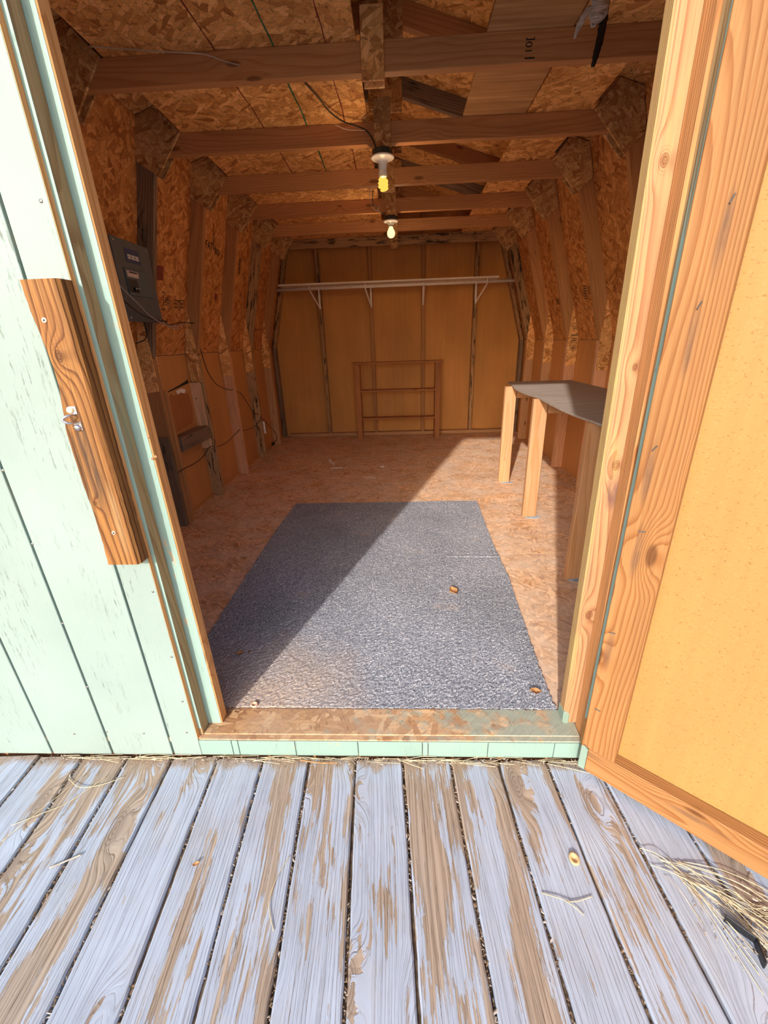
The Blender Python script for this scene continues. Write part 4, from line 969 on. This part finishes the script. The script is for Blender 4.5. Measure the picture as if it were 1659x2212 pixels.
wire([(-1.38, 2.420, 1.215), (-1.38, 2.436, 1.101), (-1.38, 2.491, 0.962), (-1.38, 2.625, 0.855), (-1.38, 2.852, 0.793), (-1.375, 2.92, 0.79)], 0.0032, M_CABLE_B, 'brown cable drooping between the third and fourth left wall studs')
wire([(-1.38, 2.975, 0.770), (-1.38, 3.10, 0.74), (-1.385, 3.215, 0.668), (-1.385, 3.397, 0.515), (-1.38, 3.53, 0.47)], 0.0032, M_CABLE_B, 'brown cable drooping between the fourth and fifth left wall studs')
wire([(-1.39, 3.58, 0.44), (-1.39, 3.689, 0.394), (-1.39, 3.90, 0.27), (-1.39, 4.082, 0.159), (-1.39, 4.115, 0.09), (-1.39, 4.05, 0.065), (-1.39, 3.93, 0.075)], 0.0032, M_CABLE_B, 'dark cable ending in a small plug low on the left wall near the back')
wire([(-1.355, 1.70, 0.385), (-1.355, 1.80, 0.385), (-1.365, 1.932, 0.375), (-1.37, 2.10, 0.38), (-1.37, 2.225, 0.42), (-1.37, 2.29, 0.42)], 0.0032, M_CABLE_B, 'dark cable low on left wall beneath the wood block')
wire([(-1.37, 2.36, 0.395), (-1.37, 2.50, 0.385), (-1.37, 2.62, 0.388), (-1.37, 2.80, 0.41), (-1.365, 2.92, 0.43)], 0.0028, M_CABLE_B, 'dark cable low on left wall behind the mouldy stud foot')
wire([(-1.37, 2.985, 0.403), (-1.37, 3.15, 0.385), (-1.37, 3.333, 0.38), (-1.37, 3.53, 0.41)], 0.0028, M_CABLE_B, 'thin dark cable low on left wall right of the pink stud')
wire([(-0.95, 1.02, 2.148), (-0.80, 1.03, 2.138), (-0.68, 1.04, 2.130), (-0.56, 1.06, 2.128), (-0.493, 1.092, 2.120), (-0.439, 1.090, 2.106)], 0.0022, M_CABLE_W, 'thin white cable hanging under the ceiling left of the first crossbeam')
wire([(-0.253, 1.295, 2.150), (-0.206, 1.401, 2.136), (-0.173, 1.51, 2.128), (-0.124, 1.62, 2.130), (-0.06, 1.672, 2.128), (-0.01, 1.688, 2.11), (0.020, 1.694, 2.07), (0.03, 1.697, 2.038)], 0.0034, M_CABLE_B, 'black cable coming down to the coiled-bulb lamp box')
wire([(-0.16, 1.60, 2.112), (-0.11, 1.640, 2.106), (-0.055, 1.660, 2.108), (-0.022, 1.672, 2.110)], 0.0020, M_CABLE_W, 'short pale cable twisted beside the black lamp cable')
wire([(-0.04, 2.70, 2.15), (-0.045, 2.74, 2.09), (0.0, 2.84, 2.05), (0.035, 2.90, 2.042)], 0.003, M_CABLE_B, 'dark cable going into the round-bulb lamp box')
wire([(-0.06, 2.62, 2.15), (-0.06, 2.68, 2.06), (-0.02, 2.74, 2.035), (0.0, 2.72, 2.06)], 0.002, M_CABLE_W, 'pale looped cable end left of the round-bulb lamp')

# outlet plate on the left wall
ou = empty('wall_outlet', (-1.365, 3.60, 0.32), 'small white outlet box on the left wall stud near the back', 'outlet')
box('outlet_box', -1.385, -1.345, 3.577, 3.612, 0.262, 0.378, M_BLACK, ou, bev=0.002)
box('outlet_plate', -1.392, -1.338, 3.572, 3.577, 0.255, 0.385, M_WHITE, ou, bev=0.002)
for z in (0.295, 0.345): box('socket', -1.378, -1.352, 3.5705, 3.572, z-0.014, z+0.014, M_LABEL, ou, bev=0.001)
pl_ = box('plug_stub', -1.40, -1.375, 3.90, 3.97, 0.045, 0.075, M_BLACK, None, bev=0.004); tag(pl_, 'small black plug resting low against left wall near the back', 'plug')
pl_.location.z = 0.062

# torn plastic and black strap hanging from the first crossbeam region
hg = empty('hanging_plastic', (0.78, 0.96, 2.15), 'torn white plastic film with a black strap hanging from the ceiling near top right', 'plastic')
rr = random.Random(7)
def ribbon(name, pts, widths, mat, parent, n=8, wav=0.004, seed=0):
    P = smoothpts(pts, n); rr = random.Random(seed); bm = bmesh.new(); prev = None
    for i, p in enumerate(P):
        t_ = i/(len(P)-1); j = t_*(len(widths)-1); a = int(min(j, len(widths)-2)); w_ = widths[a]+(widths[a+1]-widths[a])*(j-a)
        w1 = w_*rr.uniform(.85, 1.1); w2 = w_*rr.uniform(.85, 1.1); dy = wav*sin(i*0.9)
        cur = [bm.verts.new(p+Vector((-w1, dy, 0))), bm.verts.new(p+Vector((w2, -dy, 0))), bm.verts.new(p+Vector((w2, -dy+0.0012, 0))), bm.verts.new(p+Vector((-w1, dy+0.0012, 0)))]
        if prev:
            for q in range(4): bm.faces.new((prev[q], prev[(q+1) % 4], cur[(q+1) % 4], cur[q]))
        else: bm.faces.new(cur)
        prev = cur
    bm.faces.new(prev); bmesh.ops.recalc_face_normals(bm, faces=bm.faces)
    c = P[0]; bmesh.ops.translate(bm, vec=-c, verts=bm.verts); o = mobj(name, bm, mat, parent, smooth=True); o.location = c-OFF(parent); return o
ribbon('plastic_film', [(0.792, 0.95, 2.154), (0.790, 0.945, 2.125), (0.782, 0.945, 2.098), (0.778, 0.945, 2.075)], [0.030, 0.026, 0.022, 0.004], M_PLASTIC, hg, wav=0.005, seed=3)
ribbon('plastic_film', [(0.772, 0.95, 2.130), (0.752, 0.945, 2.112), (0.734, 0.945, 2.085), (0.721, 0.945, 2.050)], [0.016, 0.013, 0.011, 0.002], M_PLASTIC, hg, wav=0.004, seed=5)
ribbon('plastic_film', [(0.806, 0.952, 2.154), (0.808, 0.95, 2.11), (0.798, 0.95, 2.088)], [0.018, 0.012, 0.003], M_PLASTIC, hg, wav=0.004, seed=9)
ribbon('strap', [(0.815, 0.962, 2.154), (0.814, 0.962, 2.10), (0.808, 0.962, 2.04), (0.797, 0.962, 1.984)], [0.012, 0.013, 0.013, 0.006], M_BLACK, hg, wav=0.0, seed=1)

# ================================================================ grab board with hasp on the siding
gb = empty('latch_board', (-0.571, -0.019, 0.97), 'weathered orange wood board screwed upright to the teal siding, with metal hasp', 'board')
bm = bmesh.new(); n = 46; rr = random.Random(3); Lz = 0.632; Wd = 0.088; prev = None
for i in range(n+1):
    z = -Lz/2+Lz*i/n; t_ = i/n
    wane = 0.016*math.exp(-((t_-0.70)/0.16)**2)+0.004*sin(t_*9)
    xl = -Wd/2+max(0, wane)+rr.uniform(-.0008, .0008); xr = Wd/2+rr.uniform(-.0006, .0006)
    if t_ > .97: xl += 0.002
    sec = [(xl+0.0, 0.019), (xl-0.0, -0.010), (xl+0.006, -0.0185), (-0.01, -0.0185+rr.uniform(-.0004, .0004)), (0.012, -0.0185), (xr-0.007, -0.0188), (xr-0.001, -0.012), (xr, 0.019)]
    cur = [bm.verts.new((a, b, z)) for a, b in sec]
    if prev:
        for q in range(8): bm.faces.new((prev[q], prev[(q+1) % 8], cur[(q+1) % 8], cur[q]))
    else: bm.faces.new(cur)
    prev = cur
bm.faces.new(prev); bmesh.ops.recalc_face_normals(bm, faces=bm.faces)
o = mobj('board', bm, M_GRAB, gb); o.location = (0, 0, 0)
yF = -0.0378
hp = empty('hasp', Vector((-0.580, yF, 1.018))-gb.location, parent=gb)
# U-shaped steel hasp staple standing off the board, with a screw above and below
def hbox(nm, x0, x1, y0, y1, z0, z1, m): return box(nm, -0.580+x0, -0.580+x1, yF+y0, yF+y1, 1.018+z0, 1.018+z1, m, hp, bev=0.0006)
hbox('hasp_flange', -0.006, 0.010, -0.0012, 0.0, 0.008, 0.026, M_STEEL)
hbox('hasp_flange', -0.004, 0.012, -0.0012, 0.0, -0.026, -0.008, M_STEEL)
bm = bmesh.new()
outer = [(0.0, 0.009), (-0.016, 0.008), (-0.021, 0.004), (-0.021, -0.004), (-0.016, -0.008), (0.0, -0.009)]
add_tube(bm, [(0.001, 0, 0.0085), (0.0, -0.012, 0.0085), (-0.006, -0.019, 0.0065), (-0.013, -0.021, 0.0), (-0.006, -0.019, -0.0065), (0.0, -0.012, -0.0085), (0.001, 0, -0.0085)], 0.0026, 10, True, 5)
o = mobj('hasp_loop', bm, M_STEEL, hp, smooth=True); o.location = (0.002, 0, 0)
lathe('rivet', [(0.0, 0.006), (0.005, 0.0055), (0.0075, 0.002), (0.0075, 0)], M_RIVET, (-0.583, yF-0.001, 1.036), gb, 20, Matrix.Rotation(pi/2, 4, 'X'))
lathe('rivet', [(0.0, 0.006), (0.005, 0.0055), (0.0075, 0.002), (0.0075, 0)], M_STEEL, (-0.578, yF-0.001, 0.998), gb, 20, Matrix.Rotation(pi/2, 4, 'X'))
for (x, z) in ((-0.580, 1.213), (-0.570, 0.742)):
    bm = bmesh.new(); add_lathe(bm, [(0.0012, 0.0008), (0.0035, 0.0012), (0.0050, 0.0008), (0.0055, -0.0005)], 18); bmesh.ops.recalc_face_normals(bm, faces=bm.faces)
    o = mobj('screw', bm, M_SCREW, gb, rot=Matrix.Rotation(pi/2, 4, 'X')); o.location = Vector((x, yF-0.0006, z))-gb.location
    lathe('screw_socket', [(0.0, 0.0006), (0.0020, 0.0006), (0.0022, 0)], M_DARK, (x, yF-0.0012, z), gb, 10, Matrix.Rotation(pi/2, 4, 'X'))
# nail heads on the siding
for (x, z) in ((-0.826, 0.894), (-0.824, 0.697), (-0.8265, 0.448), (-0.826, 0.216), (-0.549, 1.195), (-0.542, 0.775), (-0.541, 0.55), (-0.54, 0.33), (-0.545, 0.16), (-0.56, 0.03), (-0.70, 0.025), (-0.82, 0.03), (-0.93, 0.02), (-0.545, 1.42)):
    lathe('nail_head', [(0.0, 0.0012), (0.003, 0.001), (0.0038, 0)], M_NAIL, (x, -0.0001, z), wf, 12, Matrix.Rotation(pi/2, 4, 'X'))
for (x, y_, z) in ((-0.484, 0.0565, 0.955), (-0.487, 0.0565, 0.90), (-0.478, 0.0565, 0.905)):
    lathe('drill_hole', [(0.0, 0.0003), (0.0035, 0.0003), (0.0036, 0)], M_LEAFD, (x, y_, z), tl, 12, Matrix.Rotation(pi/2, 4, 'X'))

# ================================================================ small things lying about
def leaf(name, x, y, z, L, W, mat, label, ang, curl=0.25, seed=0, cat='leaf'):
    rr = random.Random(seed); bm = bmesh.new(); nu, nv = 10, 6; g = []
    for i in range(nu+1):
        u_ = i/nu; row = []
        w_ = W*sin(pi*min(1, u_*0.97+0.02))**0.75*(1+rr.uniform(-.12, .12))
        for j in range(nv+1):
            v_ = j/nv*2-1
            row.append(bm.verts.new(((u_-0.5)*L, v_*w_/2, curl*W*v_*v_*0.5+curl*L*(u_-0.5)**2*0.6+rr.uniform(0, .0006))))
        g.append(row)
    for i in range(nu):
        for j in range(nv): bm.faces.new((g[i][j], g[i+1][j], g[i+1][j+1], g[i][j+1]))
    geo = bmesh.ops.solidify(bm, geom=list(bm.faces), thickness=0.0006)
    o = mobj(name, bm, mat, smooth=True); o.rotation_euler = (0, 0, ang); o.location = (x, y, z); tag(o, label, cat); return o
leaf('dry_leaf', 0.373, 0.812, 0.0115, 0.040, 0.062, M_LEAF, 'curled tan dry leaf lying on the sunlit middle of the carpet', 0.3, 0.4, 1)
leaf('dry_leaf', -0.528, 0.382, 0.0115, 0.030, 0.022, M_LEAF, 'small orange dry leaf on the shaded left part of the carpet', 0.4, 0.3, 2)
leaf('dry_leaf', -0.495, 0.393, 0.0105, 0.016, 0.009, M_LEAFD, 'tiny brown leaf bit beside the small orange leaf on the carpet', 0.1, 0.2, 5)
leaf('dry_leaf', 0.581, 0.186, 0.0115, 0.036, 0.026, M_LEAF, 'ragged brown dry leaf near the right front corner of the carpet', -0.2, 0.5, 3)
leaf('dry_leaf', -0.412, -0.303, DZ+0.002, 0.017, 0.009, M_LEAF, 'tiny tan seed leaf on the blue-grey planks, left of middle', 0.5, 0.4, 4)
def disc(x, y, z, r, mat, label, seed, sx=1.0):
    rr = random.Random(seed); bm = bmesh.new()
    add_lathe(bm, [(r*.16, 0.0035), (r*.20, 0.0045), (r*.55, 0.0040), (r*.62, 0.0058), (r*.95, 0.0052), (r, 0.0030), (r*.96, 0.0), (r*.16, 0.0)], 26)
    for v in bm.verts: v.co.x *= sx*(1+rr.uniform(-.01, .01))
    bmesh.ops.recalc_face_normals(bm, faces=bm.faces); o = mobj('disc', bm, mat, smooth=True); o.location = (x, y, z); tag(o, label, 'disc'); return o
disc(0.550, -0.275, DZ+0.0006, 0.0155, plain('tan_plastic', (0.66, 0.44, 0.22, 1), 0.4), 'tan round rubber bumper lying on the deck planks right of centre', 1, 0.8)
disc(-0.388, 0.128, 0.0085, 0.0125, plain('pink_plastic', (0.74, 0.46, 0.33, 1), 0.45), 'pinkish tan washer on the threshold edge of the carpet, left end', 2)
tag(disc(-0.02, 1.31, 0.0006, 0.014, M_RIVET, 'pale round chip on the strand board floor beyond the carpet, near its far left edge', 3), cat='chip')
# straws: named single ones
def straw(pts, r, label, mat=None, name='straw'):
    o = tube(name, pts, r, mat or M_STRAW, None, 6); tag(o, label, 'straw'); return o
z = DZ+0.0022
straw([(0.447, -0.347, z), (0.480, -0.356, z+.001), (0.515, -0.363, z), (0.562, -0.352, z)], 0.0011, 'forked pale straw on the deck planks right of centre, longer arm')
straw([(0.497, -0.362, z+.002), (0.515, -0.374, z+.001), (0.530, -0.388, z)], 0.0010, 'short arm of the forked straw on the deck planks right of centre')
straw([(-0.790, -0.318, z), (-0.757, -0.302, z), (-0.728, -0.287, z)], 0.0022, 'pale flat straw sliver on the planks at far left', M_CHIP)
straw([(-0.92, -0.08, z), (-0.86, -0.11, z+.002), (-0.80, -0.10, z), (-0.745, -0.075, z)], 0.0009, 'thin straw arching over the planks near the left wall foot')
straw([(-0.97, -0.26, z), (-0.93, -0.18, z+.002), (-0.90, -0.12, z), (-0.87, -0.05, z)], 0.0009, 'long thin straw slanting over the leftmost planks')
straw([(-0.98, -0.22, z+.001), (-0.92, -0.19, z+.003), (-0.86, -0.15, z), (-0.80, -0.07, z)], 0.0009, 'thin straw crossing the slanting one on the leftmost planks')
straw([(-0.175, -0.28, z), (-0.195, -0.33, z+.001), (-0.20, -0.38, z+.001), (-0.175, -0.43, z)], 0.0009, 'bent hair-thin straw along the gap left of the middle plank')
straw([(-0.205, -0.018, DZ+.010), (-0.14, -0.028, DZ+.011), (-0.085, -0.026, DZ+.010)], 0.0024, 'brown splinter lying on the planks at the threshold foot', M_LEAFD, 'splinter')
# black angle bracket on the right
ab = empty('angle_bracket', (0.862, -0.425, DZ), 'black metal angle bracket on the deck at the far right edge under straw', 'bracket')
b0 = stick('bracket_arm', (0.835, -0.390, DZ+0.012), (0.874, -0.427, DZ+0.012), 0.022, 0.004, M_BLACK, ab, up=(0.69, 0.72, 0))
b1_ = stick('bracket_arm', (0.874, -0.427, DZ+0.012), (0.862, -0.468, DZ+0.012), 0.022, 0.004, M_BLACK, ab, up=(0.96, -0.28, 0))

# loose straw and litter that nobody could count
def straw_heap(name, n, gen, label, seed, mat=None):
    rr = random.Random(seed); bm = bmesh.new()
    for i in range(n): add_tube(bm, gen(rr), rr.uniform(.0005, .0010), 4, True, 3)
    o = mobj(name, bm, mat or M_STRAW); tag(o, label, 'straw', None, 'stuff'); return o
def g1(rr):
    x = rr.uniform(-1.0, 0.66); l = rr.uniform(.02, .13); a = rr.gauss(0, .12); y = -0.006-rr.random()*0.014
    z_ = DZ+0.003+rr.random()*0.006
    return [(x, y, z_), (x+l/2*cos(a), y+l/2*sin(a)-rr.random()*.004, z_+.003), (x+l*cos(a), min(-0.003, y+l*sin(a)), z_)]
straw_heap('straw_litter', 85, g1, 'thin dry straw gathered along the foot of the teal kick boards', 21)
def g2(rr):
    t_ = rr.random(); bx = 0.78+0.40*t_; by = -0.235-0.30*t_
    a = rr.choice((-0.75, -0.65, -1.25, -0.45, -1.1))+rr.gauss(0, .15); l = rr.uniform(.06, .26)
    x = bx-rr.random()*0.07; y = by-rr.random()*0.05
    p = [(x+cos(a)*l*q, y+sin(a)*l*q+0.012*sin(q*3), DZ+0.003+rr.random()*0.012*sin(pi*q)) for q in (0, .35, .7, 1)]
    # keep the straw on the near side of the door leaf
    return [(px_, min(py_, -0.062-0.8515*(px_-0.669)-0.012), pz_) for px_, py_, pz_ in p]
straw_heap('straw_heap', 120, g2, 'heap of long dry grass straws on the planks below the open door', 22)
sp = []; sp2 = []
for i in range(900):
    x = R.uniform(-1.05, 0.68); y = -0.004-abs(R.gauss(0, 0.012)); (sp if R.random() < .6 else sp2).append((x, y, DZ+0.001+R.random()*0.004, R.uniform(.0012, .0038)))
for i in range(160):
    t_ = R.random(); (sp if R.random() < .6 else sp2).append((0.90+R.gauss(0, .05), -0.40+R.gauss(0, .035), DZ+0.002+R.random()*0.006, R.uniform(.0015, .0045)))
litter('dirt_crumbs', sp, M_DIRT, 31, parent=dk); litter('pale_flakes', sp2, M_CHIP, 32, parent=dk)
litter('crumbs', [(R.uniform(-.6, .6), R.uniform(.15, 2.0), 0.0095, R.uniform(.001, .0028)) for i in range(130)], M_CHIP, 33, parent=cp)
o = litter('crumbs', [(R.uniform(-1.2, 1.5), R.uniform(.2, 4.3), 0.001, R.uniform(.001, .003)) for i in range(200)], M_CHIP, 36, parent=fl); o.location = -Vector(fl.location)
sp = [(R.uniform(-.49, .6), 0.119+R.gauss(0, .004), 0.006, R.uniform(.001, .003)) for i in range(220)]+[(R.gauss(-.44, .03), 0.112+R.gauss(0, .01), 0.006, R.uniform(.001, .003)) for i in range(60)]
o = litter('crumbs', sp, M_DIRT, 34, parent=sill); o.location = -Vector(sill.location)


def smear(x, y, L, W, ang, label, seed):
    rr = random.Random(seed); n = 26; pts = []
    for i in range(n):
        a = 2*pi*i/n; r_ = rr.uniform(.55, 1.15); u_, v_ = L/2*cos(a)*r_, W/2*sin(a)*r_
        pts.append((x+u_*cos(ang)-v_*sin(ang), y+u_*sin(ang)+v_*cos(ang)))
    o = prism('plaster_smear', pts, 0.0003, 0.0011, M_SMEAR, None, 'Z'); tag(o, label, 'smear'); return o
M_SMEAR = plain('pale_plaster', (0.90, 0.84, 0.80, 1), 0.8, var=0.25)
smear(-0.60, 3.28, 0.34, 0.035, 1.95, 'long pale plaster smear on the shaded floor beyond the carpet', 1)
smear(-0.50, 3.05, 0.16, 0.07, 0.1, 'broad pale plaster smear at the near end of the long one', 2)
smear(-0.16, 2.72, 0.14, 0.04, -0.3, 'small pale plaster smear on the floor just beyond the carpet', 3)
sc = disc(-0.06, 3.06, 0.0006, 0.018, M_WHITE, 'white crumpled paper scrap on the shaded floor beyond the carpet', 8, 1.4); sc.name = 'paper_scrap'; sc['category'] = 'scrap'
